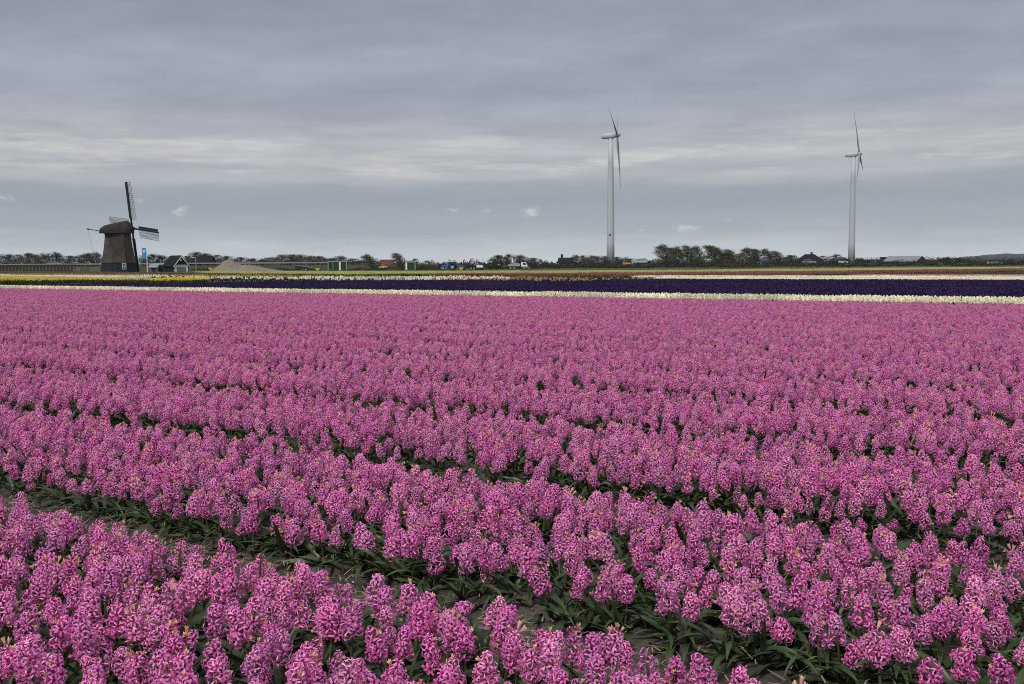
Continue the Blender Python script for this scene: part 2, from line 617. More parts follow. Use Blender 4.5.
# haze over the whole scene
def build_haze():
    m = MB()
    m.box((0, 0, 48), (2 * G + 100, 2 * G + 100, 98.4))
    mt = bpy.data.materials.new('haze')
    mt.use_nodes = True
    T = NT(mt.node_tree)
    T.n.remove(T.n['Principled BSDF'])
    pv = T.node('ShaderNodeVolumePrincipled')
    pv.inputs['Color'].default_value = (0.72, 0.83, 1.0, 1)
    pv.inputs['Density'].default_value = 0.00005
    pv.inputs['Anisotropy'].default_value = 0.0
    T.l.new(pv.outputs[0], T.n['Material Output'].inputs['Volume'])
    o = m.build('haze', mt)
    tag(o, 'thin pale haze in the air over the flat land', 'haze', kind='stuff')


HAZE = True
if HAZE:
    build_haze()


# road embankment on the left with its road and crash barrier
def build_road():
    y0, y1 = 288.0, 304.0
    xa, xb = at(-90, 262, 296).x, at(440, 262, 296).x
    m = MB()
    m.prism([(y0 - 5, -0.2), (y1 + 5, -0.2), (y1, 1.35), (y0, 1.35)], 0, 1)
    vs = [(xa + q[1] * (xb - xa), q[0], q[2]) for q in m.v]
    m.v = vs
    tag(m.build('road_embankment', M['bank']), 'low grassy embankment carrying the road behind the windmill', 'embankment', kind='structure')
    m = MB()
    m.box(((xa + xb) / 2, 296.5, 1.37), (xb - xa, 8, 0.03))
    tag(m.build('road', M['asphalt']), 'grey asphalt road along the top of the embankment', 'road', kind='structure')
    b = thing('crash_barrier', 'long grey steel crash barrier along the road behind the windmill', 'crash barrier', (0, 290.5, 1.35))
    m = MB()
    xe = at(336, 262, 290).x
    m.prism([(-0.06, 0.50), (0.06, 0.56), (0.02, 0.66), (0.06, 0.76), (-0.06, 0.86)], 0, 1)
    m.v = [(xa + q[1] * (xe - xa), q[0], q[2] + 0.02) for q in m.v]
    m.build('rail', M['grey'], b)
    n = int((xe - xa) / 4.0)
    m = MB()
    for k in range(n):
        m.box((xa + 2 + k * 4.0, 0.12, 0.4), (0.12, 0.1, 0.8))
    tag(m.build('post', M['grey'], b), kind='stuff')
    # right-hand road: low dark bank
    xa, xb = at(536, 262, 330).x, at(1200, 262, 330).x
    m = MB()
    m.prism([(316, -0.2), (345, -0.2), (340, 0.55), (320, 0.55)], 0, 1)
    m.v = [(xa + q[1] * (xb - xa), q[0], q[2]) for q in m.v]
    tag(m.build('road_embankment', M['bank']), 'low dark bank carrying the road in front of the windswept trees', 'embankment', kind='structure')
    m = MB()
    m.box(((xa + xb) / 2, 330, 0.575), (xb - xa, 7, 0.03))
    tag(m.build('road', M['asphalt']), 'narrow road passing in front of the windswept trees', 'road', kind='structure')


build_road()


# ================================================================ FLOWERS
def add_floret(m, c, a, size, r, mi, wilt=False, npet=6, stations=4):
    """One star-shaped floret: six narrow petals curling back."""
    a = a.normalized()
    b1 = a.orthogonal().normalized()
    b2 = a.cross(b1)
    ph = random.uniform(0, math.tau)
    for k in range(npet):
        w = ph + math.tau * k / npet + random.uniform(-0.15, 0.15)
        rad = b1 * math.cos(w) + b2 * math.sin(w)
        sd_ = b2 * math.cos(w) - b1 * math.sin(w)
        curl = random.uniform(0.6, 1.5) * (0.3 if wilt else 1.0)
        L = size * random.uniform(0.85, 1.15)
        if wilt:
            prof = [(0.0015, -0.006, 0.0022), (0.003, 0.003, 0.0032), (0.0055, 0.010, 0.0028), (0.008, 0.0145, 0.0006)]
        else:
            prof = [(0.002, -0.006, 0.0020), (0.0075, 0.0035, 0.0026), (0.0152, 0.0045 - 0.002 * curl, 0.0026), (0.0205, 0.001 - 0.0080 * curl, 0.0007)]
        vs = []
        for (q, o, hw) in prof:
            p = c + (rad * q + a * o) * L
            vs += [p - sd_ * hw * L, p + sd_ * hw * L]
        m.raw(vs, [(0, 1, 3, 2), (2, 3, 5, 4), (4, 5, 7, 6)], mi, [0, 0, 0.35, 0.35, 0.75, 0.75, 1, 1], r)
    # tube to the stem
    q = c - a * 0.013 * size
    vs = [q + (b1 * math.cos(j * 2.094) + b2 * math.sin(j * 2.094)) * 0.0016 for j in range(3)] + \
         [c + (b1 * math.cos(j * 2.094) + b2 * math.sin(j * 2.094)) * 0.0034 * size for j in range(3)]
    m.raw(vs, [(0, 1, 4, 3), (1, 2, 5, 4), (2, 0, 3, 5)], mi, [0] * 6, r * 0.5)


def spike_mesh(seed, zb, zt, n, sparse=0.0, wilt_top=0.15, fat=1.0):
    random.seed(seed)
    m = MB()
    g = 2.39996
    ph = random.uniform(0, 6)
    gap = random.uniform(0, 6)
    n = int(n * 0.86)
    for i in range(n):
        f = i / (n - 1)
        f2 = f ** 1.1
        z = zb + (zt - zb) * f2
        w = ph + i * g + random.uniform(-0.35, 0.35)
        if random.random() < sparse * (1.0 if abs(((w - gap + math.pi) % math.tau) - math.pi) < 1.0 else 0.45):
            continue
        el = R(-20 + 85 * f ** 2.2) + random.uniform(-0.3, 0.3)
        dist = (0.0255 - 0.011 * f ** 3.0) * fat * random.uniform(0.72, 1.32)
        a = Vector((math.cos(w) * math.cos(el), math.sin(w) * math.cos(el), math.sin(el)))
        c = Vector((math.cos(w) * dist * math.cos(el * 0.7), math.sin(w) * dist * math.cos(el * 0.7), z + dist * math.sin(el) * 0.6))
        a = (a + Vector((random.uniform(-.3, .3), random.uniform(-.3, .3), random.uniform(-.3, .3)))).normalized()
        wl = random.random() < (wilt_top * 1.3 if f > 0.85 else wilt_top * 0.42)
        add_floret(m, c, a, random.uniform(0.95, 1.25) * (1 - 0.15 * f), random.random(), 1 if wl else 0, wl)
    return m


def stem_mesh(seed, zt):
    random.seed(seed)
    m = MB()
    bx, by = random.uniform(-0.006, 0.006), random.uniform(-0.006, 0.006)
    m.tube([(0, 0, -0.03), (bx, by, zt * 0.4), (bx * .5, by * .5, zt * 0.75), (0, 0, zt)], [0.0055, 0.005, 0.0042, 0.0022], 5, 0, True)
    return m


def leaves_mesh(seed, n=6):
    random.seed(seed)
    m = MB()
    ph = random.uniform(0, 6)
    for i in range(n):
        w = ph + math.tau * i / n + random.uniform(-0.5, 0.5)
        L = random.uniform(0.17, 0.27)
        lift = random.uniform(0.5, 1.25)          # initial steepness
        droop = random.uniform(0.9, 2.1)
        if i == 0 and seed % 2:
            lift, droop, L = random.uniform(1.15, 1.4), random.uniform(0.3, 0.8), random.uniform(0.17, 0.23)
        hw = random.uniform(0.010, 0.0155)
        d = Vector((math.cos(w), math.sin(w), 0))
        s = Vector((-math.sin(w), math.cos(w), 0))
        twist = random.uniform(-0.5, 0.5)
        p = Vector((0, 0, -0.02)) + d * 0.006
        vs, tt = [], []
        N = 7
        for k in range(N):
            t = k / (N - 1)
            ang = lift - droop * t ** 1.3
            if k:
                p = p + (d * math.cos(ang) + Vector((0, 0, 1)) * math.sin(ang)) * (L / (N - 1))
            if p.z < 0.004 and k > 1:
                p.z = 0.004 + random.uniform(0, 0.006)
            wd = hw * (0.75 + 0.6 * t) if t < 0.4 else hw * (1.0 - ((t - 0.4) / 0.6) ** 2 * 0.95)
            up = (-d * math.sin(ang) + Vector((0, 0, 1)) * math.cos(ang))
            sv = s * math.cos(twist * t) + up * math.sin(twist * t)
            vs += [p - sv * wd + up * wd * 0.45, p - up * 0.001, p + sv * wd + up * wd * 0.45]
            tt += [t, t, t]
        fs = []
        for k in range(N - 1):
            a = 3 * k
            fs += [(a, a + 1, a + 4, a + 3), (a + 1, a + 2, a + 5, a + 4)]
        m.raw(vs, fs, 0, tt, random.random())
    return m


SPIKES = [  # zb, zt, florets, sparse, wilted share, fatness, description
    (0.125, 0.208, 27, 0.02, 0.08, 1.12, 'full'),
    (0.130, 0.220, 28, 0.05, 0.12, 1.05, 'full'),
    (0.115, 0.195, 25, 0.06, 0.06, 1.18, 'full'),
    (0.120, 0.202, 25, 0.12, 0.10, 1.02, 'full'),
    (0.130, 0.232, 30, 0.10, 0.12, 1.0, 'tall'),
    (0.140, 0.240, 30, 0.14, 0.07, 1.08, 'tall'),
    (0.135, 0.228, 26, 0.20, 0.14, 1.12, 'tall'),
    (0.120, 0.210, 28, 0.45, 0.20, 1.0, 'thin'),
    (0.130, 0.215, 26, 0.55, 0.12, 1.1, 'thin'),
    (0.125, 0.215, 27, 0.14, 0.34, 1.0, 'tanned'),
    (0.115, 0.205, 26, 0.25, 0.45, 0.95, 'tanned'),
    (0.095, 0.165, 20, 0.08, 0.10, 1.1, 'short'),
    (0.085, 0.140, 17, 0.15, 0.06, 1.15, 'short'),
]
NV = len(SPIKES)
spike_mbs = [spike_mesh(100 + i, *s[:6]) for i, s in enumerate(SPIKES)]
stem_mbs = [stem_mesh(200 + i, s[1] - 0.01) for i, s in enumerate(SPIKES)]
leaf_mbs = [leaves_mesh(300 + i, 6 + i % 3) for i in range(5)]


def join_mb(*items):
    m = MB()
    for mb, off in items:
        m.raw(mb.v, mb.f, 0, mb.t, list(mb.r))
        m.mi[-len(mb.f):] = [q + off for q in mb.mi]
    return m


# plant positions ------------------------------------------------
def project(x, y, z):
    v = cam.matrix_world.inverted() @ Vector((x, y, z))
    if v.z > -0.05:
        return None
    return 512 + FOC * v.x / -v.z, 342 - FOC * v.y / -v.z


ROWS = 8
plants = []          # x, y, z, yaw, tilt, scale, spike, leaf, bed, edge
prs = np.random.default_rng(5)
bed_ids = range(-2, 16)
for b in bed_ids:
    pc = PATH0 + BED * (b - 0.5)                      # bed centre (bed 0 is the one nearest the camera)
    if pc + 0.75 > 25.0:
        continue
    for r in range(ROWS):
        pr = pc + (r - (ROWS - 1) / 2) * 0.145
        a = -90.0
        ph1, ph2 = prs.uniform(0, 6, 2)
        while a < 40:
            a += 0.049 * prs.uniform(0.55, 1.45)
            x, y = bed_xy(a, pr)
            if y < 0.55 or abs(x) > 0.56 * y + 1.6:
                continue
            if prs.random() < 0.045 + 0.06 * (math.sin(a * 2.1 + ph1) * math.sin(a * 0.83 + ph2) > 0.55):
                continue
            wob = 0.014 * math.sin(a * 1.7 + ph1) + 0.016 * math.sin(a * 4.3 + ph2)
            pp = pr + prs.normal(0, 0.024) + wob
            x, y = bed_xy(a, pp)
            k = int(prs.choice(NV, p=[.12, .12, .11, .11, .08, .07, .07, .06, .04, .07, .05, .06, .04]))
            sc = prs.uniform(0.62, 0.88) * (1 + 0.07 * math.sin(x * 0.9 + b * 1.7) * math.sin(y * 0.7 + ph1))
            edge = r in (0, ROWS - 1)
            plants.append((x, y, soil_height(pp) - 0.004, prs.uniform(0, 6.28), prs.normal(0, 0.17), prs.normal(0, 0.17), sc, k, int(prs.integers(5)), b, r))
print('pink hyacinths', len(plants))

cand = []
for i, p in enumerate(plants):
    q = project(p[0], p[1], p[2] + 0.17)
    q2 = project(p[0], p[1], p[2] + 0.25)
    if q and -12 < q[0] < 1036 and q2[1] < 690 and p[1] > 1.0:
        cand.append((math.hypot(p[0], p[1]), i))
cand.sort()
HEROES = [i for _, i in cand[:300]]
hero_set = set(HEROES)

# parts of the 300 nearest, each plant a thing
spike_obj, stem_obj, leaf_obj = [], [], []
DESC = {'full': 'full round pink hyacinth spike', 'tall': 'tall upright pink hyacinth spike', 'thin': 'thin gappy pink hyacinth',
        'tanned': 'pink hyacinth with withered tan tip', 'short': 'short low pink hyacinth'}
BEDN = {-1: 'below the front bed', 0: 'in the bed nearest the camera', 1: 'in the second bed from the camera', 2: 'in the third bed from the camera'}


def hero_label(k, b, r):
    s = DESC[SPIKES[k][6]]
    if b == 0 and r >= ROWS - 1:
        return s + ' at the far edge of the nearest bed'
    if b == 1 and r == 0:
        return s + ' on the second bed edge by the nearest path'
    return s + ' ' + BEDN.get(b, 'in a bed farther back')


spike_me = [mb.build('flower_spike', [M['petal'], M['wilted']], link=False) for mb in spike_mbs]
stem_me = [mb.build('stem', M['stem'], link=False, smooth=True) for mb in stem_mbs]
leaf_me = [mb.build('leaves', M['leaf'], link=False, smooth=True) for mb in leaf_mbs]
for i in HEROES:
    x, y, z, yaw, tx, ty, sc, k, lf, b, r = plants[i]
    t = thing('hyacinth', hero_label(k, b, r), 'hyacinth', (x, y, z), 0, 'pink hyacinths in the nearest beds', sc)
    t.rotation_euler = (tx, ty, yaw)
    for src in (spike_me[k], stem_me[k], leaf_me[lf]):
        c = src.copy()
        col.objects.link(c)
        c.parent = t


# the rest of a field as one object that repeats a few plants
def scatter(name, pts, rots, scales, variants, protos, label, cat):
    me = bpy.data.meshes.new(name)
    me.from_pydata([tuple(p) for p in pts], [], [])
    a = me.attributes.new('turn', 'FLOAT_VECTOR', 'POINT')
    a.data.foreach_set('vector', np.asarray(rots, dtype=np.float32).ravel())
    a = me.attributes.new('size', 'FLOAT', 'POINT')
    a.data.foreach_set('value', np.asarray(scales, dtype=np.float32))
    a = me.attributes.new('which', 'INT', 'POINT')
    a.data.foreach_set('value', np.asarray(variants, dtype=np.int32))
    o = bpy.data.objects.new(name, me)
    col.objects.link(o)
    ng = bpy.data.node_groups.new(name + '_plants', 'GeometryNodeTree')
    ng.interface.new_socket('Geometry', in_out='INPUT', socket_type='NodeSocketGeometry')
    ng.interface.new_socket('Geometry', in_out='OUTPUT', socket_type='NodeSocketGeometry')
    N, L = ng.nodes, ng.links
    gi, go = N.new('NodeGroupInput'), N.new('NodeGroupOutput')
    inst = N.new('GeometryNodeInstanceOnPoints')
    jn = N.new('GeometryNodeJoinGeometry')
    for p in protos:
        oi = N.new('GeometryNodeObjectInfo')
        oi.inputs['Object'].default_value = p
        oi.inputs['As Instance'].default_value = True
        L.new(oi.outputs['Geometry'], jn.inputs[0])
    L.new(gi.outputs[0], inst.inputs['Points'])
    L.new(jn.outputs[0], inst.inputs['Instance'])
    inst.inputs['Pick Instance'].default_value = True
    def attr(nm, dt):
        n = N.new('GeometryNodeInputNamedAttribute')
        n.data_type = dt
        n.inputs['Name'].default_value = nm
        return n.outputs['Attribute']
    L.new(attr('which', 'INT'), inst.inputs['Instance Index'])
    L.new(attr('turn', 'FLOAT_VECTOR'), inst.inputs['Rotation'])
    L.new(attr('size', 'FLOAT'), inst.inputs['Scale'])
    L.new(inst.outputs[0], go.inputs[0])
    md = o.modifiers.new('plants', 'NODES')
    md.node_group = ng
    return tag(o, label, cat, kind='stuff')


whole = []
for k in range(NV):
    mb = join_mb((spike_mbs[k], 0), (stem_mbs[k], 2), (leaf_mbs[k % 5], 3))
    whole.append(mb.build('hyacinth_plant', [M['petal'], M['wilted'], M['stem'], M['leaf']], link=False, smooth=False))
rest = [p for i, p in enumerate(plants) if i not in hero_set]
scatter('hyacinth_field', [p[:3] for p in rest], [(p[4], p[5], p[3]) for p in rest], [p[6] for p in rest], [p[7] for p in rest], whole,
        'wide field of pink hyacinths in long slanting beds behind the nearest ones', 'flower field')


# low-detail patches for the far plots -----------------------------
def patch_hyacinth(seed, length, width, rows, step, h, r0):
    random.seed(seed)
    m = MB()
    for r in range(rows):
        y = (r - (rows - 1) / 2) * width / rows
        x = -length / 2
        while x < length / 2:
            x += step * random.uniform(0.7, 1.3)
            px, py = x + random.uniform(-.02, .02), y + random.uniform(-.035, .035)
            hh = h * random.uniform(0.93, 1.07)
            rv = random.random()
            nfl = 13
            for i in range(nfl):
                f = i / (nfl - 1)
                w = random.uniform(0, math.tau)
                d = Vector((math.cos(w), math.sin(w), random.uniform(-0.3, 0.8)))
                z = hh * (0.55 + 0.43 * f)
                rr = r0 * (1 - 0.35 * f)
                c = Vector((px, py, z)) + d * rr * 0.6
                a = d.normalized()
                b1 = a.orthogonal().normalized()
                b2 = a.cross(b1)
                q = random.uniform(0, 6)
                s = 0.024
                pts = []
                for j in range(6):
                    g = s if j % 2 == 0 else s * 0.66
                    pts.append(c + (b1 * math.cos(q + j * 1.047) + b2 * math.sin(q + j * 1.047)) * g)
                m.poly(pts, 0, [random.random()] * 6, rv)
            for i in range(4):
                w = random.uniform(0, math.tau)
                d = Vector((math.cos(w), math.sin(w), 0))
                s_ = Vector((-math.sin(w), math.cos(w), 0)) * 0.012
                p0 = Vector((px, py, 0))
                p1 = p0 + d * 0.05 + Vector((0, 0, 0.11))
                p2 = p0 + d * 0.13 + Vector((0, 0, random.uniform(0.06, 0.17)))
                m.raw([p0 - s_, p0 + s_, p1 - s_, p1 + s_, p2], [(0, 1, 3, 2), (2, 3, 4)], 1, [0, 0, .6, .6, 1], rv)
    return m


def patch_tulip(seed, size, n, h, cup=0.035, leaves=3):
    random.seed(seed)
    m = MB()
    for _ in range(n):
        px, py = random.uniform(-size / 2, size / 2), random.uniform(-size / 2, size / 2)
        hh = h * random.uniform(0.82, 1.12)
        rv = random.random()
        ph = random.uniform(0, 6)
        k = 6
        vs = [(px, py, hh - cup * 2.0)]
        for (rr, zz) in ((cup * 0.95, hh - cup * 1.2), (cup * 0.75, hh + cup * 0.3)):
            for j in range(k):
                w = ph + j * math.tau / k
                vs.append((px + rr * math.cos(w), py + rr * math.sin(w), zz + (cup * 0.35 if j % 2 and zz > hh else 0)))
        fs = [(0, 1 + (j + 1) % k, 1 + j) for j in range(k)] + [(1 + j, 1 + (j + 1) % k, 7 + (j + 1) % k, 7 + j) for j in range(k)]
        m.raw(vs, fs, 0, [0.2] + [0.5] * 6 + [1.0] * 6, rv)
        for i in range(leaves):
            w = random.uniform(0, math.tau)
            d = Vector((math.cos(w), math.sin(w), 0))
            s_ = Vector((-math.sin(w), math.cos(w), 0)) * 0.022
            p0 = Vector((px, py, 0))
            p1 = p0 + d * 0.05 + Vector((0, 0, h * 0.45))
            p2 = p0 + d * 0.10 + Vector((0, 0, h * random.uniform(0.45, 0.8)))
            m.raw([p0 - s_ * .6, p0 + s_ * .6, p1 - s_, p1 + s_, p2], [(0, 1, 3, 2), (2, 3, 4)], 1, [0, 0, .6, .6, 1], rv)
        s_ = Vector((0.006, 0, 0))
        m.raw([Vector((px, py, 0)) - s_, Vector((px, py, 0)) + s_, Vector((px, py, hh - cup * 2)) + s_, Vector((px, py, hh - cup * 2)) - s_], [(0, 1, 2, 3)], 1, [.5] * 4, rv)
    return m


def inside(poly, x, y):
    c = False
    n = len(poly)
    j = n - 1
    for i in range(n):
        (xi, yi), (xj, yj) = poly[i], poly[j]
        if (yi > y) != (yj > y) and x < (xj - xi) * (y - yi) / (yj - yi) + xi:
            c = not c
        j = i
    return c


def bed_strip(name, p0, p1, mat, label, h=0.25, r0=0.036, limit=None, a0=-75, a1=45, bed=BED):
    """Hyacinth beds parallel to the pink ones, from p0 to p1 across."""
    pr = [patch_hyacinth(len(name) * 11 + i, 1.6, 1.42, 8, 0.085, h, r0).build('hyacinth_clump', [mat, M['leaf2']], link=False) for i in range(4)]
    pts, rots, scs, va = [], [], [], []
    g = np.random.default_rng(len(name))
    ang = math.atan2(DY, DX)
    p = p0 + bed / 2
    while p < p1:
        a = a0
        while a < a1:
            x, y = bed_xy(a, p)
            a += 1.55
            if y < 12 or abs(x) > 0.56 * y + 4 or (limit and not limit(x, y)):
                continue
            pts.append((x, y, -0.01))
            rots.append((0, 0, ang + (math.pi if g.random() < .5 else 0)))
            scs.append(g.uniform(0.97, 1.04))
            va.append(int(g.integers(4)))
        p += bed
    return scatter(name, pts, rots, scs, va, pr, label, 'flower field')


WHITE_H = leafy('cream_petal', (0.88, 0.84, 0.56), (0.93, 0.90, 0.72), 0.35, 0.5)
PURPLE = leafy('purple_petal', (0.019, 0.008, 0.052), (0.031, 0.015, 0.076), 0.1, 0.6, 0.15)
PINK2 = leafy('far_pink_petal', (0.55, 0.10, 0.30), (0.72, 0.25, 0.45), 0.2, 0.5)

# the back headland of the purple plot
def headland(x, y):
    lim = 52.3 + (x + 28) * 0.24
    return y < min(lim, 59.3)


bed_strip('white_hyacinth_strip', 25.0, 26.3, WHITE_H, 'narrow cream white strip of hyacinths between the pink and the purple beds', 0.25, bed=1.3)
bed_strip('purple_hyacinth_plot', 27.1, 51.0, PURPLE, 'broad dark purple plot of hyacinths behind the cream strip', 0.25, limit=headland)
bed_strip('white_hyacinth_strip', 51.2, 64, WHITE_H, 'cream white hyacinth beds behind the purple plot on the right', 0.26,
          limit=lambda x, y: x > 9.0 and y < 72, a0=-40, a1=20)
bed_strip('pink_hyacinth_strip', 64.2, 72, PINK2, 'thin far strip of pink hyacinths behind the cream beds on the right', 0.26,
          limit=lambda x, y: x > 24 and y < 95, a0=-60, a1=30)


def crop(name, near, far, mat, label, n, h, cup=0.035, size=3.0, leaves=3, zn=0.0, zf=None, seed=0, keep=0.94):
    """A far plot given by its near and far edge on the ground."""
    zf = h if zf is None else zf
    poly = [gnd(x, y, zn) for x, y in near] + [gnd(x, y, zf) for x, y in reversed(far)]
    pr = [patch_tulip(seed * 13 + i, size, n, h, cup, leaves).build('crop_patch', [mat, M['leaf2']], link=False) for i in range(3)]
    xs, ys = [p[0] for p in poly], [p[1] for p in poly]
    pts, rots, scs, va = [], [], [], []
    g = np.random.default_rng(seed + 3)
    y = min(ys) + size * 0.3
    while y < max(ys):
        x = min(xs) + size * 0.5 - g.uniform(0, 1)
        while x < max(xs):
            if inside(poly, x, y) and abs(x) < 0.56 * y + 8 and g.random() < keep:
                pts.append((x, y, -0.08))
                rots.append((0, 0, math.pi / 2 * g.integers(4)))
                scs.append(g.uniform(0.96, 1.06))
                va.append(int(g.integers(3)))
            x += size
        y += size
    print(name, len(pts))
    return scatter(name, pts, rots, scs, va, pr, label, 'flower field')


tul = lambda nm, a, b: leafy(nm, a, b, 0.2, 0.5)
YEL = tul('yellow_petal', (0.54, 0.40, 0.015), (0.65, 0.51, 0.04))
GOLD = tul('gold_petal', (0.25, 0.16, 0.04), (0.40, 0.29, 0.08))
RUST = tul('rust_petal', (0.11, 0.052, 0.032), (0.18, 0.09, 0.05))
CREAM = tul('tulip_white_petal', (0.62, 0.60, 0.45), (0.78, 0.76, 0.66))
MAUVE = tul('mauve_petal', (0.45, 0.34, 0.40), (0.85, 0.80, 0.78))
REDP = tul('red_petal', (0.22, 0.045, 0.05), (0.31, 0.085, 0.10))
LIME = tul('lime_petal', (0.34, 0.38, 0.09), (0.48, 0.50, 0.15))
GRN = tul('green_bud', (0.04, 0.085, 0.02), (0.07, 0.12, 0.03))

crop('yellow_tulip_plot', [(-40, 283.2), (100, 283.0), (196, 281.6)], [(-40, 275.2), (100, 276.6), (196, 278.6)], YEL,
     'bright yellow strip of tulips in front of the windmill', 340, 0.36, 0.04, 2.5, 3, seed=1)
crop('mauve_tulip_plot', [(-40, 275.6), (140, 277.4)], [(-40, 273.8), (140, 275.2)], MAUVE,
     'thin pale mauve and white tulip strip behind the yellow one', 230, 0.36, 0.04, 3.0, 3, zn=0.3, seed=2)
crop('white_tulip_plot', [(140, 277.6), (196, 281.6), (340, 281.2), (500, 280.2)], [(140, 275.4), (250, 276.0), (340, 276.8), (500, 277.6)], CREAM,
     'patchy white tulips standing in dark green leaves behind the purple plot', 36, 0.38, 0.06, 3.0, 12, seed=3)
crop('gold_tulip_plot', [(-40, 273.9), (140, 275.4), (250, 276.0), (340, 276.8), (500, 279.8), (585, 279.6), (640, 278.4)],
     [(-40, 272.6), (140, 273.4), (250, 274.0), (340, 274.8), (500, 275.0), (640, 277.3)], GOLD,
     'patchy golden tulip strip behind the white tulips', 40, 0.36, 0.05, 3.0, 10, zn=0.3, seed=4)
crop('rust_tulip_plot', [(-40, 272.6), (140, 273.5), (250, 274.1), (340, 274.8), (500, 275.0), (640, 276.3), (800, 274.4), (1040, 270.6)],
     [(-40, 270.6), (100, 271.4), (250, 272.9), (340, 273.4), (500, 273.6), (640, 273.8), (800, 272.3), (1040, 268.9)], RUST,
     'long rust brown tulip strip crossing the field', 130, 0.36, 0.045, 3.5, 5, zn=0.25, seed=5)
crop('green_bulb_plot', [(500, 277.6), (640, 278.0), (800, 276.4), (1040, 273.0)], [(500, 275.2), (640, 276.1), (800, 274.3), (1040, 270.5)], GRN,
     'dark green strip of bulbs without flowers on the right', 120, 0.30, 0.03, 3.0, 8, zn=0.2, seed=6)
crop('red_tulip_plot', [(455, 273.7), (640, 273.9), (800, 272.3), (940, 270.3), (1040, 269.0)], [(455, 272.4), (640, 271.8), (800, 270.3), (940, 268.7), (1040, 267.8)], REDP,
     'dusky red tulip strip crossing the right half of the field', 240, 0.36, 0.045, 4.0, 3, zn=0.3, seed=7)
crop('lime_crop_plot', [(205, 273.0), (340, 273.4), (455, 272.6), (640, 271.9), (800, 270.3), (1040, 267.7)], [(205, 270.6), (340, 270.7), (455, 270.4), (640, 269.7), (800, 268.1), (1040, 266.2)], LIME,
     'pale lime green strip at the far edge of the flower fields', 150, 0.34, 0.045, 4.0, 4, zn=0.3, seed=8)


# straw litter and fallen bits on the near paths
def build_straw():
    random.seed(21)
    m = MB()
    for _ in range(13000):
        b = random.choice((0, 0, 0, 1, 1, 2))
        p = PATH0 + BED * b + random.gauss(0, 0.16) - (0.0 if random.random() < .7 else random.uniform(-0.6, 0.6))
        a = random.uniform(-8, 5)
        x, y = bed_xy(a, p)
        if y < 1.2:
            continue
        L = random.uniform(0.01, 0.09)
        w = random.uniform(0, math.pi)
        d = Vector((math.cos(w), math.sin(w), random.uniform(-0.12, 0.12))) * L / 2
        s = Vector((-math.sin(w), math.cos(w), 0)) * random.uniform(0.0009, 0.0024)
        c = Vector((x, y, soil_height(p) + random.uniform(0.012, 0.026)))
        bow = Vector((0, 0, random.uniform(0, 0.012)))
        m.raw([c - d - s, c - d + s, c + bow - s, c + bow + s, c + d - s, c + d + s], [(0, 1, 3, 2), (2, 3, 5, 4)], 0, [random.random()] * 6, random.random())
    tag(m.build('straw_litter', M['straw']), 'dry straw and leaf bits lying on the paths between the beds', 'straw', kind='stuff')
    m = MB()
    for _ in range(1500):
        b = random.choice((0, 0, 1, 2))
        p = PATH0 + BED * b + random.gauss(0, 0.22)
        x, y = bed_xy(random.uniform(-8, 5), p)
        if y < 1.2:
            continue
        c = Vector((x, y, soil_height(p) + random.uniform(0.014, 0.024)))
        w = random.uniform(0, 6.28)
        d = Vector((math.cos(w), math.sin(w), 0.15)) * random.uniform(0.006, 0.011)
        s = Vector((-math.sin(w), math.cos(w), 0.1)) * 0.003
        m.raw([c - d, c - s + Vector((0, 0, .003)), c + d, c + s], [(0, 1, 2, 3)], 0, [random.random()] * 4, random.random())
    tag(m.build('fallen_petals', M['petal']), 'fallen pink petals lying on the paths', 'petals', kind='stuff')
    m = MB()
    for _ in range(6000):
        b = random.choice((0, 0, 1, 2))
        p = PATH0 + BED * b + random.gauss(0, 0.2)
        x, y = bed_xy(random.uniform(-8, 5), p)
        if y < 1.2:
            continue
        r = random.uniform(0.003, 0.016) * random.uniform(0.5, 1)
        c = Vector((x, y, soil_height(p) + r * 0.3))
        vs = [c + Vector((random.uniform(.6, 1.2) * r * dx, random.uniform(.6, 1.2) * r * dy, random.uniform(.5, .9) * r * dz))
              for dx, dy, dz in ((1, 0, 0), (0, 1, 0), (-1, 0, 0), (0, -1, 0), (0, 0, 1), (0, 0, -1))]
        m.raw(vs, [(0, 1, 4), (1, 2, 4), (2, 3, 4), (3, 0, 4), (1, 0, 5), (2, 1, 5), (3, 2, 5), (0, 3, 5)])
    tag(m.build('soil_clods', M['soil']), 'small grey clods of soil strewn on the paths', 'soil', kind='stuff')


build_straw()


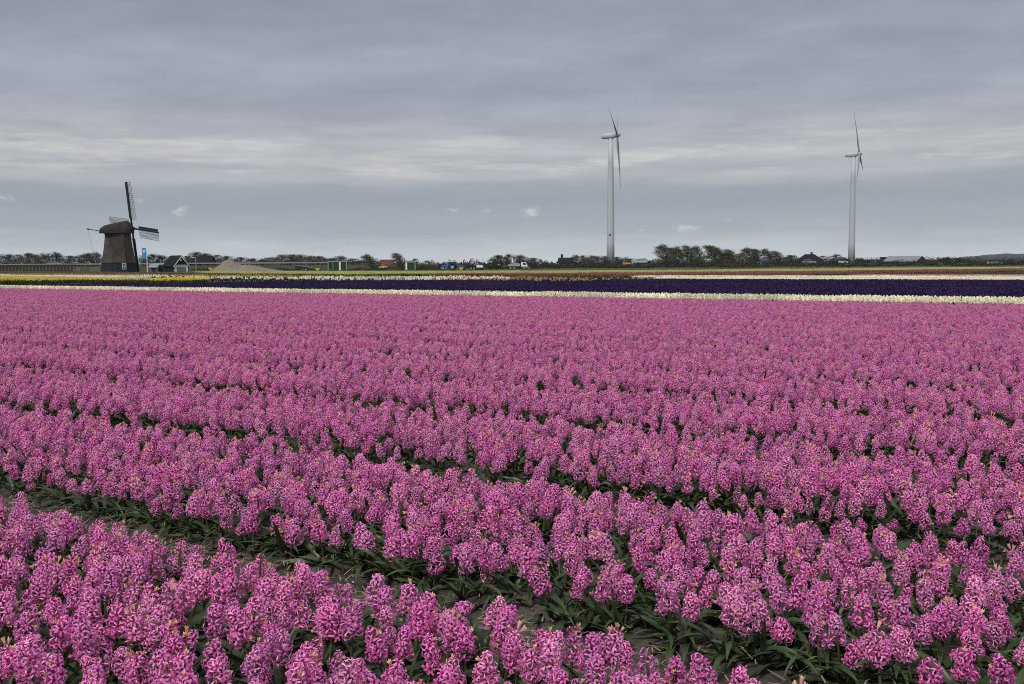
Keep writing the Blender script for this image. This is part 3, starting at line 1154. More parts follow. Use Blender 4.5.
# ================================================================ WINDMILL
def build_mill():
    P = at(119, 267, 254)
    t = thing('windmill', 'thatched eight-sided polder windmill with bare lattice sails at the left field edge', 'windmill', (P.x, P.y, -0.1), math.atan(393 / 1000))
    ph = math.pi / 8
    m = MB()
    m.lathe([(4.62, 0), (4.30, 2.55)], 8, 0, ph)
    m.build('boarded_base', M['tar'], t)
    m = MB()
    m.lathe([(4.52, 2.35), (4.40, 2.62), (3.98, 4.4), (3.62, 6.4), (3.38, 8.3), (3.28, 9.4)], 8, 0, ph)
    m.build('thatched_body', M['thatch'], t)
    m = MB()
    m.lathe([(3.15, 9.40), (3.15, 9.85)], 16)
    m.build('curb_ring', M['dark'], t)
    # cap, turned right and away from the camera
    al = R(27)
    A = Vector((math.cos(al), math.sin(al), 0))
    S = Vector((math.sin(al), -math.cos(al), 0))
    secs = [(-4.25, 1.3, 9.82, 10.75), (-3.9, 2.0, 9.75, 11.25), (-3.0, 2.7, 9.72, 11.75), (-1.6, 3.2, 9.7, 12.1), (0.2, 3.4, 9.7, 12.5),
            (1.6, 3.1, 9.7, 12.85), (2.6, 2.5, 9.72, 12.95), (3.1, 2.0, 9.75, 12.6), (3.3, 1.7, 9.8, 12.1)]
    vs, n = [], 11
    for (u, w, zb, zt) in secs:
        for k in range(n):
            q = math.pi * k / (n - 1)
            cx = math.cos(q)
            sz = math.sin(q) ** 0.85
            vs.append(A * u + S * (w * cx * (1 if abs(cx) > .99 else 0.97)) + Vector((0, 0, zb + (zt - zb) * sz)))
    fs = [(i * n + k, i * n + k + 1, (i + 1) * n + k + 1, (i + 1) * n + k) for i in range(len(secs) - 1) for k in range(n - 1)]
    fs += [tuple(i * n for i in range(len(secs))) + tuple(i * n + n - 1 for i in reversed(range(len(secs))))]
    fs += [tuple(range(n))]
    m = MB()
    m.raw(vs, fs)
    cap = m.build('thatched_cap', M['thatch_cap'], t, smooth=False)
    m = MB()
    last = [Vector(v) + A * 0.02 for v in vs[-n:]]
    m.poly([v * 1 for v in last])
    front = [v + A * 0.25 for v in last]
    m.raw(last + front, [(k, k + 1, n + k + 1, n + k) for k in range(n - 1)] + [tuple(range(n, 2 * n))])
    m.build('cap_front', M['tar'], cap)
    # windshaft and sails
    tl = R(9)
    AX = (A * math.cos(tl) + Vector((0, 0, math.sin(tl))))
    U = (-A * math.sin(tl) + Vector((0, 0, math.cos(tl))))
    hub = A * 4.1 + Vector((0, 0, 11.0))
    m = MB()
    m.tube([hub - AX * 1.4, hub + AX * 0.45], [0.38, 0.42], 8)
    m.build('windshaft', M['dark'], t)
    Rr = 11.9
    for q in range(4):
        th = R(6.5 + 90 * q)
        d = U * math.cos(th) + S * math.sin(th)
        cw = -U * math.sin(th) + S * math.cos(th)
        off = AX * (0.18 if q % 2 else -0.18)
        o = hub + off
        m = MB()
        def bar(p0, p1, w, dep):
            dd = (p1 - p0).normalized()
            s1 = dd.cross(AX).normalized() * w / 2
            s2 = AX * dep / 2
            vs = [p + a + b for p in (p0, p1) for a, b in ((-s1, -s2), (s1, -s2), (s1, s2), (-s1, s2))]
            m.raw(vs, [(3, 2, 1, 0), (4, 5, 6, 7), (0, 1, 5, 4), (1, 2, 6, 5), (2, 3, 7, 6), (3, 0, 4, 7)])
        bar(o - d * 0.2, o + d * Rr, 0.36, 0.34)
        sail = m.build('sail', M['timber'], t)
        m = MB()
        nb = 21
        for k in range(nb):
            r = 2.4 + (Rr - 2.5) * k / (nb - 1)
            tw = AX * (0.25 - 0.3 * k / nb)
            bar(o + d * r - cw * 0.05, o + d * r + cw * 2.15 + tw, 0.055, 0.06)
        for w in (0.75, 1.45, 2.15):
            bar(o + d * 2.4 + cw * w + AX * 0.25 * w / 2.15, o + d * Rr + cw * w - AX * 0.05 * w / 2.15, 0.05, 0.05)
        m.build('lattice', M['timber'], sail)
        m = MB()
        bar(o + d * 2.6 - cw * 0.52, o + d * (Rr - 0.1) - cw * 0.52, 0.62, 0.04)
        m.build('wind_board', M['timber'], sail)
    # winding beam and its rope at the back of the cap
    m = MB()
    p0 = Vector((-3.4, 0.6, 10.2))
    p1 = Vector((-6.9, 0.4, 10.75))
    m.tube([p0, p1], [0.12, 0.10], 6)
    m.box(tuple(p1), (0.45, 0.3, 0.35))
    bm_ = m.build('winding_beam', M['timber'], t)
    m = MB()
    m.tube([p1, p1 + Vector((0.45, 0, -3)), p1 + Vector((1.25, 0, -6.4)), p1 + Vector((1.9, 0, -8.2))], 0.025, 4)
    m.build('rope', M['grey'], bm_)
    # base window facing the camera: on the facet turned to the camera's right
    for (ang, w, h, z) in ((R(-67.5), 0.85, 1.35, 1.45),):
        rr = 4.62
        c = Vector((1.2, -4.12, z))
        m = MB()
        m.box(tuple(c), (0.95, 0.16, 1.55))
        fr = m.build('window', M['white'], t)
        m = MB()
        for sx in (-0.2, 0.2):
            for sz in (-0.36, 0.36):
                m.box((c.x + sx, c.y - 0.07, c.z + sz), (0.32, 0.06, 0.6))
        m.build('pane', M['glass'], fr)
    m = MB()
    m.box((-1.0, -4.16, 1.05), (1.0, 0.2, 2.1))
    m.build('door', M['darkgreen'], t)


build_mill()


# ================================================================ WIND TURBINES
def build_turbine(px, D, theta0, yaw, label, s=1.0):
    P = at(px, 264, D)
    t = thing('wind_turbine', label, 'wind turbine', (P.x, P.y, -0.12), -math.atan((px - 512) / 1000), 'two tall white wind turbines')
    H = 62.3
    m = MB()
    m.lathe([(1.95, 0), (1.85, 12), (1.65, 30), (1.38, 50), (1.18, H)], 32)
    tower = m.build('tower', M['turbine'], t, smooth=True)
    m = MB()
    m.lathe([(2.15, 0), (2.15, 0.5)], 24)
    m.build('foot_flange', M['grey'], tower)
    m = MB()
    m.box((0.3, -1.93, 1.9), (0.9, 0.12, 2.1))
    m.build('door', M['grey'], tower)
    tl = R(5)
    A0 = Vector((math.cos(yaw), math.sin(yaw), 0))
    A = A0 * math.cos(tl) + Vector((0, 0, math.sin(tl)))
    S = Vector((math.sin(yaw), -math.cos(yaw), 0))
    U = -A0 * math.sin(tl) + Vector((0, 0, math.cos(tl)))
    c0 = Vector((0, 0, H + 1.25))
    # nacelle: rounded tapered box along the shaft
    m = MB()
    vs, n = [], 12
    for (u, w, h, zo) in ((-4.6, 0.85, 0.75, 0.15), (-4.3, 1.2, 1.05, 0.12), (-2.5, 1.45, 1.3, 0.05), (0.5, 1.5, 1.4, 0.0), (1.9, 1.35, 1.25, 0.0), (2.35, 1.0, 0.95, 0.0)):
        for k in range(n):
            q = math.tau * k / n
            cx, cz = math.cos(q), math.sin(q)
            e = 0.55
            sx = math.copysign(abs(cx) ** e, cx) * w
            sz = math.copysign(abs(cz) ** e, cz) * h
            vs.append(c0 + A * u + S * sx + U * (sz + zo))
    fs = [(i * n + k, i * n + (k + 1) % n, (i + 1) * n + (k + 1) % n, (i + 1) * n + k) for i in range(5) for k in range(n)]
    fs += [tuple(reversed(range(n))), tuple(range(5 * n, 6 * n))]
    m.raw(vs, fs)
    nac = m.build('nacelle', M['turbine'], t, smooth=True)
    m = MB()
    m.tube([c0 - A * 3.6 + U * 1.2, c0 - A * 3.6 + U * 2.1], 0.05, 5)
    m.build('mast', M['grey'], nac)
    hub = c0 + A * 3.2
    m = MB()
    m.tube([hub - A * 0.85, hub - A * 0.4, hub + A * 0.4, hub + A * 1.1, hub + A * 1.6, hub + A * 1.75], [1.05, 1.15, 1.1, 0.8, 0.4, 0.08], 16)
    hb = m.build('hub', M['blade_backlit'], t, smooth=True)
    L = 25.4
    for k in range(3):
        th = theta0 + math.tau * k / 3
        d = U * math.cos(th) + S * math.sin(th)
        e = -U * math.sin(th) + S * math.cos(th)
        vs, n = [], 10
        st = [(0.0, 0.95, 0.95, 0), (0.06, 0.95, 0.9, 0), (0.12, 1.5, 0.62, 22), (0.2, 2.0, 0.42, 18), (0.35, 1.65, 0.30, 12), (0.55, 1.25, 0.21, 7), (0.75, 0.9, 0.14, 4), (0.92, 0.55, 0.08, 2), (1.0, 0.12, 0.03, 1)]
        for (f, ch, th_, twd) in st:
            tw = R(twd + 14)
            cd = e * math.cos(tw) + A * math.sin(tw)
            td = -e * math.sin(tw) + A * math.cos(tw)
            ctr = hub + d * (0.5 + L * f) - A * (0.9 * f * f)
            for j in range(n):
                q = math.tau * j / n
                vs.append(ctr + cd * (math.cos(q) * ch / 2 - ch * 0.15) + td * (math.sin(q) * th_ / 2))
        ns = len(st)
        fs = [(i * n + j, i * n + (j + 1) % n, (i + 1) * n + (j + 1) % n, (i + 1) * n + j) for i in range(ns - 1) for j in range(n)]
        fs += [tuple(reversed(range(n))), tuple(range((ns - 1) * n, ns * n))]
        m = MB()
        m.raw(vs, fs)
        m.build('blade', M['blade_backlit'], t, smooth=True)
    return t


t1 = build_turbine(610.6, 495, R(185), R(-7), 'taller looking white wind turbine left of the windswept trees, one blade hanging down')
m = MB()
m.lathe([(0.55, -0.06), (0.55, 0.06)], 14)
e = m.build('emblem', M['navy'], t1)
e.rotation_euler = (R(90), 0, 0)
e.location = (-0.35, -1.78, 15.4)
build_turbine(851.4, 588, R(13), R(-6), 'white wind turbine right of the dark pyramid farmhouse, one blade pointing straight up')


# ================================================================ BUILDINGS
def gable_house(name, label, cat, px, D, width, depth, eave, ridge, wall, roof, rz=0.0, axis='X', group=None, chimney=False, door=True, windows=2, base=0.0, trim=None):
    """House whose ridge runs along local X."""
    P = at(px, 265, D)
    t = thing(name, label, cat, (P.x, P.y, base - 0.1), rz, group)
    w, d = width / 2, depth / 2
    m = MB()
    m.raw([(-w, -d, 0), (w, -d, 0), (w, d, 0), (-w, d, 0), (-w, -d, eave), (w, -d, eave), (w, d, eave), (-w, d, eave), (-w, 0, ridge - 0.1), (w, 0, ridge - 0.1)],
          [(0, 1, 5, 4), (2, 3, 7, 6), (1, 2, 6, 9, 5), (3, 0, 4, 8, 7), (3, 2, 1, 0)])
    m.build('wall', wall, t)
    m = MB()
    ov = 0.35
    k = (ridge - eave) / d
    for s in (-1, 1):
        a = [(-w - ov, s * (d + ov), eave - ov * k), (w + ov, s * (d + ov), eave - ov * k), (w + ov, 0, ridge), (-w - ov, 0, ridge)]
        b = [(x, y, z + 0.2) for x, y, z in a]
        m.raw(a + b, [(0, 1, 2, 3), (7, 6, 5, 4), (0, 4, 5, 1), (1, 5, 6, 2), (2, 6, 7, 3), (3, 7, 4, 0)])
    rf = m.build('roof', roof, t)
    if chimney:
        m = MB()
        m.box((-w * 0.6, 0, ridge + 0.55), (0.8, 0.8, 1.6))
        m.build('chimney', M['brick'], rf)
    if door:
        m = MB()
        m.box((w * 0.05, -d - 0.03, min(1.05, eave * .45)), (1.1, 0.1, min(2.1, eave * 0.9)))
        m.build('door', M['dark'], t)
    for k in range(windows):
        fx = -w * 0.7 + (k + 0.5) * (w * 1.4) / windows
        if abs(fx - w * 0.05) < 1.0:
            fx -= 1.6
        m = MB()
        m.box((fx, -d - 0.03, eave * 0.55), (1.2, 0.1, 1.2))
        fr = m.build('window', M['white'], t)
        m = MB()
        m.box((fx, -d - 0.07, eave * 0.55), (0.95, 0.06, 0.95))
        m.build('pane', M['glass'], fr)
    if trim is not None:
        for s in (-1, 1):
            pass
    return t


def build_barn():
    # black barn with its white front turned to the camera, a long roof running back to the left
    D = 240
    P = at(181, 267, D)
    t = thing('barn', 'black gabled barn with white bargeboards and a white front beside the sand heap', 'barn', (P.x, P.y, -0.1), R(50))
    w, L, eave, ridge = 1.95, 4.2, 1.6, 3.75
    m = MB()
    m.raw([(-w, 0, 0), (w, 0, 0), (w, L, 0), (-w, L, 0), (-w, 0, eave), (w, 0, eave), (w, L, eave), (-w, L, eave), (0, 0, ridge - .1), (0, L, ridge - .1)],
          [(0, 1, 5, 8, 4), (1, 2, 6, 5), (2, 3, 7, 9, 6), (3, 0, 4, 7)])
    m.build('wall', M['tar'], t)
    m = MB()
    k = (ridge - eave) / w
    for s in (-1, 1):
        a = [(s * (w + .35), -0.3, eave - .35 * k), (s * (w + .35), L + .3, eave - .35 * k), (0, L + .3, ridge), (0, -0.3, ridge)]
        b = [(x, y, z + 0.18) for x, y, z in a]
        m.raw(a + b, [(0, 1, 2, 3), (7, 6, 5, 4), (0, 4, 5, 1), (1, 5, 6, 2), (2, 6, 7, 3), (3, 7, 4, 0)])
    rf = m.build('roof', M['darktile'], t)
    for s in (-1, 1):
        m = MB()
        a = [(s * (w + .38), -0.36, eave - .42 * k), (0, -0.36, ridge + .05), (0, -0.36, ridge - .28), (s * (w + .20), -0.36, eave - .42 * k)]
        b = [(x, y + 0.05, z) for x, y, z in a]
        m.raw(a + b, [(0, 1, 2, 3), (7, 6, 5, 4), (0, 4, 5, 1), (1, 5, 6, 2), (2, 6, 7, 3), (3, 7, 4, 0)])
        m.build('bargeboard', M['white'], rf)
    m = MB()
    m.box((0, -0.05, 0.85), (3.5, 0.1, 1.65))
    fr = m.build('white_front', M['white'], t)
    m = MB()
    for i in range(7):
        m.box((-1.45 + i * 0.48, -0.115, 1.45), (0.22, 0.03, 0.18))
    m.build('vent_slot', M['dark'], fr)
    for s in (-1, 1):
        m = MB()
        m.box((s * 0.62, -0.125, 0.62), (1.18, 0.05, 1.2))
        m.build('door', M['greywall'], t)
    m = MB()
    m.box((0, -0.06, 2.75), (0.38, 0.08, 0.38))
    m.build('window', M['white'], t)
    # low annex running left
    P2 = at(162.5, 267, 252)
    a = thing('lean_to', 'low dark lean-to with a pale roof edge left of the black barn', 'shed', (P2.x - 0.6, P2.y, -0.1))
    m = MB()
    m.box((0, 0, 0.85), (3.6, 2.4, 1.7))
    m.build('wall', M['tar'], a)
    m = MB()
    m.box((0, 0, 1.84), (4.0, 2.8, 0.28), (R(4), 0, 0))
    m.build('roof', M['grey'], a)
    m = MB()
    m.box((-0.6, -1.22, 0.75), (0.9, 0.08, 1.5))
    m.build('door', M['dark'], a)


build_barn()

s = gable_house('pale_shed', 'small pale grey shed just right of the blue flag', 'shed', 154.5, 250, 1.6, 1.6, 1.2, 1.7, M['greywall'], M['grey'], windows=0)
gable_house('house', 'dark roofed house with small white windows among trees behind the barn', 'house', 203, 345, 6.5, 7, 2.2, 4.6, M['brownwall'], M['darktile'], windows=3)
gable_house('house', 'small brick house with a red roof between two windswept trees', 'house', 387, 330, 4.0, 5, 1.2, 2.9, M['brownwall'], M['redtile'], windows=1)
gable_house('house', 'dark roofed cottage with a chimney left of the grey poplar row', 'house', 566, 340, 4.6, 5, 1.8, 3.2, M['greywall'], M['darktile'], windows=1, chimney=True)
gable_house('shed', 'open grey shed with a pale roof right of the nearer turbine', 'shed', 639, 350, 4.8, 4, 1.5, 2.2, M['greywall'], M['steelroof'], windows=0)
gable_house('grey_house', 'pale grey house wall glimpsed between the windswept trees', 'house', 727, 385, 3.0, 5, 3.2, 5.0, M['greywall'], M['darktile'], windows=1, door=False)


def build_farmhouse():
    P = at(809.5, 264, 375)
    t = thing('farmhouse', 'large farmhouse under a dark pyramid roof left of the far turbine', 'farmhouse', (P.x, P.y, -0.1), R(12))
    w, d, eave, top = 4.4, 4.4, 1.4, 4.3
    m = MB()
    m.box((0, 0, eave / 2), (2 * w - .5, 2 * d - .5, eave))
    m.build('wall', M['brownwall'], t)
    m = MB()
    a = [(-w, -d, eave), (w, -d, eave), (w, d, eave), (-w, d, eave), (-1.7, -0.3, top), (1.7, -0.3, top), (1.7, .3, top), (-1.7, .3, top)]
    m.raw(a, [(3, 2, 1, 0), (4, 5, 6, 7), (0, 1, 5, 4), (1, 2, 6, 5), (2, 3, 7, 6), (3, 0, 4, 7)])
    rf = m.build('roof', M['darktile'], t)
    m = MB()
    m.box((0.8, 0, top + .3), (0.6, 0.6, 0.9))
    m.build('chimney', M['brick'], rf)
    for x in (-2.6, -0.9, 2.6):
        m = MB()
        m.box((x, -d + .23, 0.85), (0.8, .08, .9))
        fr = m.build('window', M['white'], t)
        m = MB()
        m.box((x, -d + .18, 0.85), (0.62, .06, .72))
        m.build('pane', M['glass'], fr)
    m = MB()
    m.box((0.9, -d + .22, 0.7), (0.9, .08, 1.4))
    m.build('door', M['darkgreen'], t)


build_farmhouse()


def build_hall():
    P = at(905, 262, 420)
    t = thing('storage_hall', 'long agricultural hall with a pale steel roof right of the far turbine', 'hall', (P.x, P.y, -0.1), R(-50))
    w, d, eave, ridge = 7.2, 4.4, 1.3, 3.5
    m = MB()
    m.raw([(-w, -d, 0), (w, -d, 0), (w, d, 0), (-w, d, 0), (-w, -d, eave), (w, -d, eave), (w, d, eave), (-w, d, eave), (-w, 0, ridge - .1), (w, 0, ridge - .1)],
          [(0, 1, 5, 4), (2, 3, 7, 6), (1, 2, 6, 9, 5), (3, 0, 4, 8, 7)])
    m.build('wall', M['brownwall'], t)
    m = MB()
    k = (ridge - eave) / d
    for s in (-1, 1):
        a = [(-w - .3, s * (d + .3), eave - .3 * k), (w + .3, s * (d + .3), eave - .3 * k), (w + .3, 0, ridge), (-w - .3, 0, ridge)]
        b = [(x, y, z + 0.15) for x, y, z in a]
        m.raw(a + b, [(0, 1, 2, 3), (7, 6, 5, 4), (0, 4, 5, 1), (1, 5, 6, 2), (2, 6, 7, 3), (3, 7, 4, 0)])
    m.build('roof', M['steelroof'], t)
    m = MB()
    m.box((w + .05, 0, 1.0), (.1, 3.0, 2.0))
    m.build('door', M['dark'], t)
    P = at(891, 262, 440)
    t = thing('flat_roof_barn', 'dark flat-roofed barn rising behind the pale steel roof', 'barn', (P.x, P.y, -0.1))
    m = MB()
    m.box((0, 0, 1.4), (7.4, 5, 2.8))
    m.build('wall', M['greywall'], t)
    m = MB()
    m.box((0, 0, 3.05), (8.0, 5.6, 0.55))
    m.build('roof', M['darktile'], t)
    gable_house('shed', 'low grey shed right of the foot of the far turbine', 'shed', 869, 430, 8, 5, 1.3, 2.0, M['greywall'], M['darktile'], windows=2)


build_hall()


def build_cabin(px, D, w, h, d, label, white_at):
    P = at(px, 268, D)
    t = thing('portable_cabin', label, 'cabin', (P.x, P.y, -0.1), R(3), 'green portable cabins on the field edge')
    m = MB()
    m.box((0, 0, h / 2 + 0.15), (w, d, h))
    m.build('wall', M['green'], t)
    m = MB()
    m.box((0, 0, h + 0.26), (w + .2, d + .2, 0.2))
    m.build('roof', M['silver'], t)
    for x in (-w / 2, w / 2):
        m = MB()
        m.box((x, -d / 2 - .02, h / 2 + .15), (0.16, 0.12, h))
        m.build('corner_post', M['silver'], t)
    m = MB()
    m.box((white_at, -d / 2 - .04, h / 2 + .15), (0.36, 0.08, h - .1))
    dr = m.build('door', M['white'], t)
    m = MB()
    m.box((white_at + .12, -d / 2 - .1, h / 2), (0.05, 0.06, 0.14))
    m.build('handle', M['dark'], dr)
    if w > 3:
        m = MB()
        m.box((-w * .24, -d / 2 - .03, h / 2 + .15), (.14, .08, h - .05))
        m.build('downpipe', M['grey'], t)
        m = MB()
        m.box((-w * .38, -d / 2 - .03, h * .6), (.6, .06, .6))
        m.build('window', M['glass'], t)


build_cabin(338, 222, 4.0, 1.9, 2.2, 'wide dark green portable cabin with a white door strip', 0.55)
build_cabin(410.5, 222, 2.1, 1.65, 2.0, 'small dark green portable cabin with a white left end', -0.85)


# ================================================================ FENCES, POLES, FLAG
def build_fence():
    D = 266
    xa, xb = at(-14, 267, D).x, at(75, 267, D).x
    t = thing('fence', 'long dark timber fence of close posts left of the windmill', 'fence', (xa, D, -0.1))
    n = 26
    stp = (xb - xa) / n
    L = xb - xa
    m = MB()
    m.box((L / 2, 0, 1.72), (L + .2, 0.14, 0.55))
    m.build('top_board', M['timber'], t)
    m = MB()
    m.box((L / 2, 0, 0.18), (L, 0.1, 0.3))
    m.build('bottom_board', M['timber'], t)
    first = None
    for k in range(n + 1):
        if first is None:
            m = MB()
            m.box((0, 0, 0.9), (0.44, 0.2, 1.8))
            first = m.build('post', M['timber'], t)
            continue
        c = first.copy()
        col.objects.link(c)
        c.parent = t
        c.location = (k * stp, 0, 0)
    def white_fence(px, w, label, mat):
        P = at(px, 267, 258)
        f = thing('garden_fence', label, 'fence', (P.x, P.y, -0.1))
        m = MB()
        for z in (0.35, 0.75, 1.1):
            m.box((0, 0, z), (w, 0.05, 0.13))
        m.build('rail', mat, f)
        for s in (-1, 0, 1):
            m = MB()
            m.box((s * w / 2, 0, 0.6), (0.12, 0.12, 1.2))
            m.build('post', mat, f)
    white_fence(94.5, 2.2, 'low pale rail fence touching the left side of the windmill', M['greywall'])
    white_fence(76.5, 1.6, 'low pale rail fence at the right end of the dark timber fence', M['greywall'])


build_fence()


def build_poles():
    P = at(147.3, 267, 238)
    t = thing('flagpole', 'white flagpole with a long blue banner right of the windmill', 'flagpole', (P.x, P.y, -0.1))
    top = at(147.3, 247.0, 238).z + 0.1
    m = MB()
    m.tube([(0, 0, 0), (0, 0, top)], [0.11, 0.07], 8)
    m.build('pole', M['white'], t)
    m = MB()
    z0, z1 = at(146, 258.6, 238).z + .1, at(146, 248.0, 238).z + .1
    nx, nz = 6, 10
    vs = []
    for j in range(nz + 1):
        for i in range(nx + 1):
            x = -0.1 - 0.98 * i / nx
            vs.append((x, 0.10 * math.sin(i * 1.3 + j * 0.5), z0 + (z1 - z0) * j / nz))
    fs = [(j * (nx + 1) + i, j * (nx + 1) + i + 1, (j + 1) * (nx + 1) + i + 1, (j + 1) * (nx + 1) + i) for j in range(nz) for i in range(nx)]
    m.raw(vs, fs)
    fl = m.build('banner', M['flagblue'], t, smooth=True)
    m = MB()
    for (zc, hh, ww) in ((0.72, 0.22, 0.28), (0.62, 0.16, 0.2)):
        z = z0 + (z1 - z0) * zc
        m.raw([(-0.6 - ww, -0.13, z - hh), (-0.6 + ww, -0.13, z - hh * .6), (-0.6 + ww, -0.13, z + hh), (-0.6 - ww, -0.13, z + hh * .7)], [(0, 1, 2, 3)])
    m.build('emblem', M['white'], fl)

    def lamp(px, ytop, D, label, arm, base=0.0):
        P = at(px, 267, D)
        t = thing('lamp_post', label, 'lamp post', (P.x, P.y, base - 0.1))
        h = at(px, ytop, D).z - base + .1
        m = MB()
        m.tube([(0, 0, 0), (0, 0, h)], [0.10, 0.06], 8)
        m.build('pole', M['silver'], t)
        m = MB()
        m.tube([(0, 0, h - .08), (arm * .6, 0, h + .05), (arm, 0, h)], 0.04, 6)
        m.build('arm', M['silver'], t)
        m = MB()
        m.box((arm * 1.15, 0, h - .04), (0.5, 0.22, 0.12))
        m.build('lamp_head', M['white'], t)
    lamp(54.6, 251.6, 288, 'thin white lamp post by the car on the left road', 0.4, 1.35)
    lamp(196.0, 257.3, 240, 'thin pale lamp post between the black barn and the sand heap', -0.6)
    lamp(483.0, 256.5, 262, 'thin dark mast left of the dark evergreens', 0.2)


build_poles()


# ================================================================ SAND HEAP
def build_heap():
    from mathutils import noise
    D = 228
    P = at(246, 267, D)
    k = D / 1000
    m = MB()
    xs = np.linspace(-36, 44, 90)
    ys = np.linspace(-6, 7, 26)
    vs = []
    for y in ys:
        for x in xs:
            h1 = max(0, 13.6 - abs(x + 17.5) * (0.62 if x < -17.5 else 0.56)) if abs(x + 17.5) < 40 else 0
            h1 = max(0.0, 14.2 - math.sqrt(((x + 17.2) * (0.82 if x < -17.2 else 0.60)) ** 2 + 2.5))
            h2 = max(0.0, 7.4 - abs(x - 2) * 0.22) if x < 20 else max(0.0, 3.4 - abs(x - 20) * 0.16)
            h = max(h1, h2 * max(0.0, min(1.0, (x + 30) / 14)))
            h *= k
            f = max(0.0, 1 - (abs(y) / 6.0) ** 1.4)
            z = h * f + 0.26 * noise.noise((x * 0.4, y * 0.7, 1)) * min(1, h) + 0.20 * min(1, h) * noise.noise((x * 1.1, y * 2, 4)) - 0.05
            vs.append((x * k, y, z))
    n = len(xs)
    fs = [(j * n + i, j * n + i + 1, (j + 1) * n + i + 1, (j + 1) * n + i) for j in range(len(ys) - 1) for i in range(n - 1)]
    m.raw(vs, fs)
    o = m.build('sand_heap', M['sand'], smooth=True, loc=(P.x, P.y, -0.1))
    tag(o, 'long heap of grey brown sand right of the black barn', 'sand heap')


build_heap()


# ================================================================ VEHICLES
def wheel(parent, x, y, r, w=0.22):
    m = MB()
    m.tube([(x, y - w / 2, r), (x, y + w / 2, r)], r, 14)
    wh = m.build('wheel', M['rubber'], parent)
    m = MB()
    m.tube([(x, y - w / 2 - .015, r), (x, y + w / 2 + .015, r)], r * 0.55, 10)
    m.build('rim', M['silver'], wh)


def build_car(px, D, paint, label, base, flip=False, group='cars on the roads', van=False, turn=0.0):
    P = at(px, 264, D)
    t = thing('car', label, 'car', (P.x, P.y, base), (math.pi if flip else 0.0) + R(turn), group)
    H = 1.85 if van else 1.45
    m = MB()
    m.prism([(-2.15, 0.28), (2.1, 0.28), (2.2, 0.55), (2.05, 0.80), (1.05, 0.95), (-2.1, 0.98), (-2.22, 0.6)], -0.85, 0.85)
    m.build('body', paint, t)
    m = MB()
    if van:
        m.raw(*loft([(-2.1, 0.97), (1.2, 0.95), (0.6, H), (-2.0, H)], 0.83, 0.70))
    else:
        m.raw(*loft([(-1.95, 0.96), (1.1, 0.94), (0.35, H), (-1.25, H)], 0.82, 0.62))
    gl = m.build('window', M['glass'], t)
    m = MB()
    x0, x1 = (-2.0, 0.6) if van else (-1.3, 0.4)
    m.box(((x0 + x1) / 2, 0, H + .01), (x1 - x0 + .1, 1.3, 0.08))
    m.build('roof', paint, t)
    for x in (-1.35, 1.35):
        for y in (-0.80, 0.80):
            wheel(t, x, y, 0.31)
    for y in (-0.6, 0.6):
        m = MB()
        m.box((2.12, y, 0.66), (0.1, 0.3, 0.14))
        m.build('headlight', M['white'], t)


def loft(prof, hb, ht):
    """Greenhouse: lower points at half width hb, upper ones at ht."""
    vs = []
    for s in (-1, 1):
        for i, (x, z) in enumerate(prof):
            vs.append((x, s * (hb if i < 2 else ht), z))
    return vs, [(0, 1, 2, 3), (7, 6, 5, 4), (0, 4, 5, 1), (1, 5, 6, 2), (2, 6, 7, 3), (3, 7, 4, 0)]


build_car(54.8, 296, M['silver'], 'silver white car passing on the road behind the left lamp post', 1.385)
build_car(764, 331, M['navy'], 'blue car in front of the third clump of windswept trees', 0.59, True)
build_car(787, 331, M['black'], 'black car on the road between the blue car and the pyramid farmhouse', 0.59)
build_car(809, 331, M['silver'], 'silver car parked in front of the pyramid farmhouse', 0.59)
build_car(831, 331, M['black'], 'black car between the pyramid farmhouse and the white car', 0.59, True)
build_car(841, 333, M['white'], 'white car left of the foot of the far turbine', 0.59, van=True)
build_car(366.5, 300, M['teal'], 'teal van parked below the left windswept tree', -0.1, van=True, turn=-50)
build_car(356, 305, M['black'], 'dark car parked right of the wide green cabin', -0.1)
build_car(375.5, 290, M['white'], 'white car parked left of the lime car', -0.1, turn=-65)
build_car(382, 285, M['lime'], 'lime yellow car parked in front of the red roofed house', -0.1, turn=-60)
build_car(390, 300, M['grey'], 'grey car parked right of the lime car', -0.1)
build_car(400, 300, M['black'], 'dark car parked left of the small green cabin', -0.1, True)


def build_conveyor():
    P = at(309, 268, 224)
    t = thing('conveyor', 'long dark mobile conveyor sloping down to a lime hopper', 'conveyor', (P.x, P.y, -0.1))
    m = MB()
    m.prism([(-3.1, 0.62), (2.0, 0.05), (2.6, 0.42), (-2.9, 1.36)], -0.45, 0.45)
    m.build('frame', M['dark'], t)
    m = MB()
    m.prism([(-3.2, 1.40), (2.5, 0.45), (2.5, 0.51), (-3.2, 1.48)], -0.38, 0.38)
    m.build('belt', M['grey'], t)
    for y in (-0.6, 0.6):
        wheel(t, -0.6, y, 0.36)
    m = MB()
    m.prism([(1.7, 0.15), (2.3, 0.15), (2.55, 0.72), (1.5, 0.62)], -0.5, 0.5)
    m.build('hopper', M['lime'], t)
    m = MB()
    m.box((-2.4, 0, .55), (.14, .7, 1.1))
    m.build('support', M['dark'], t)


build_conveyor()


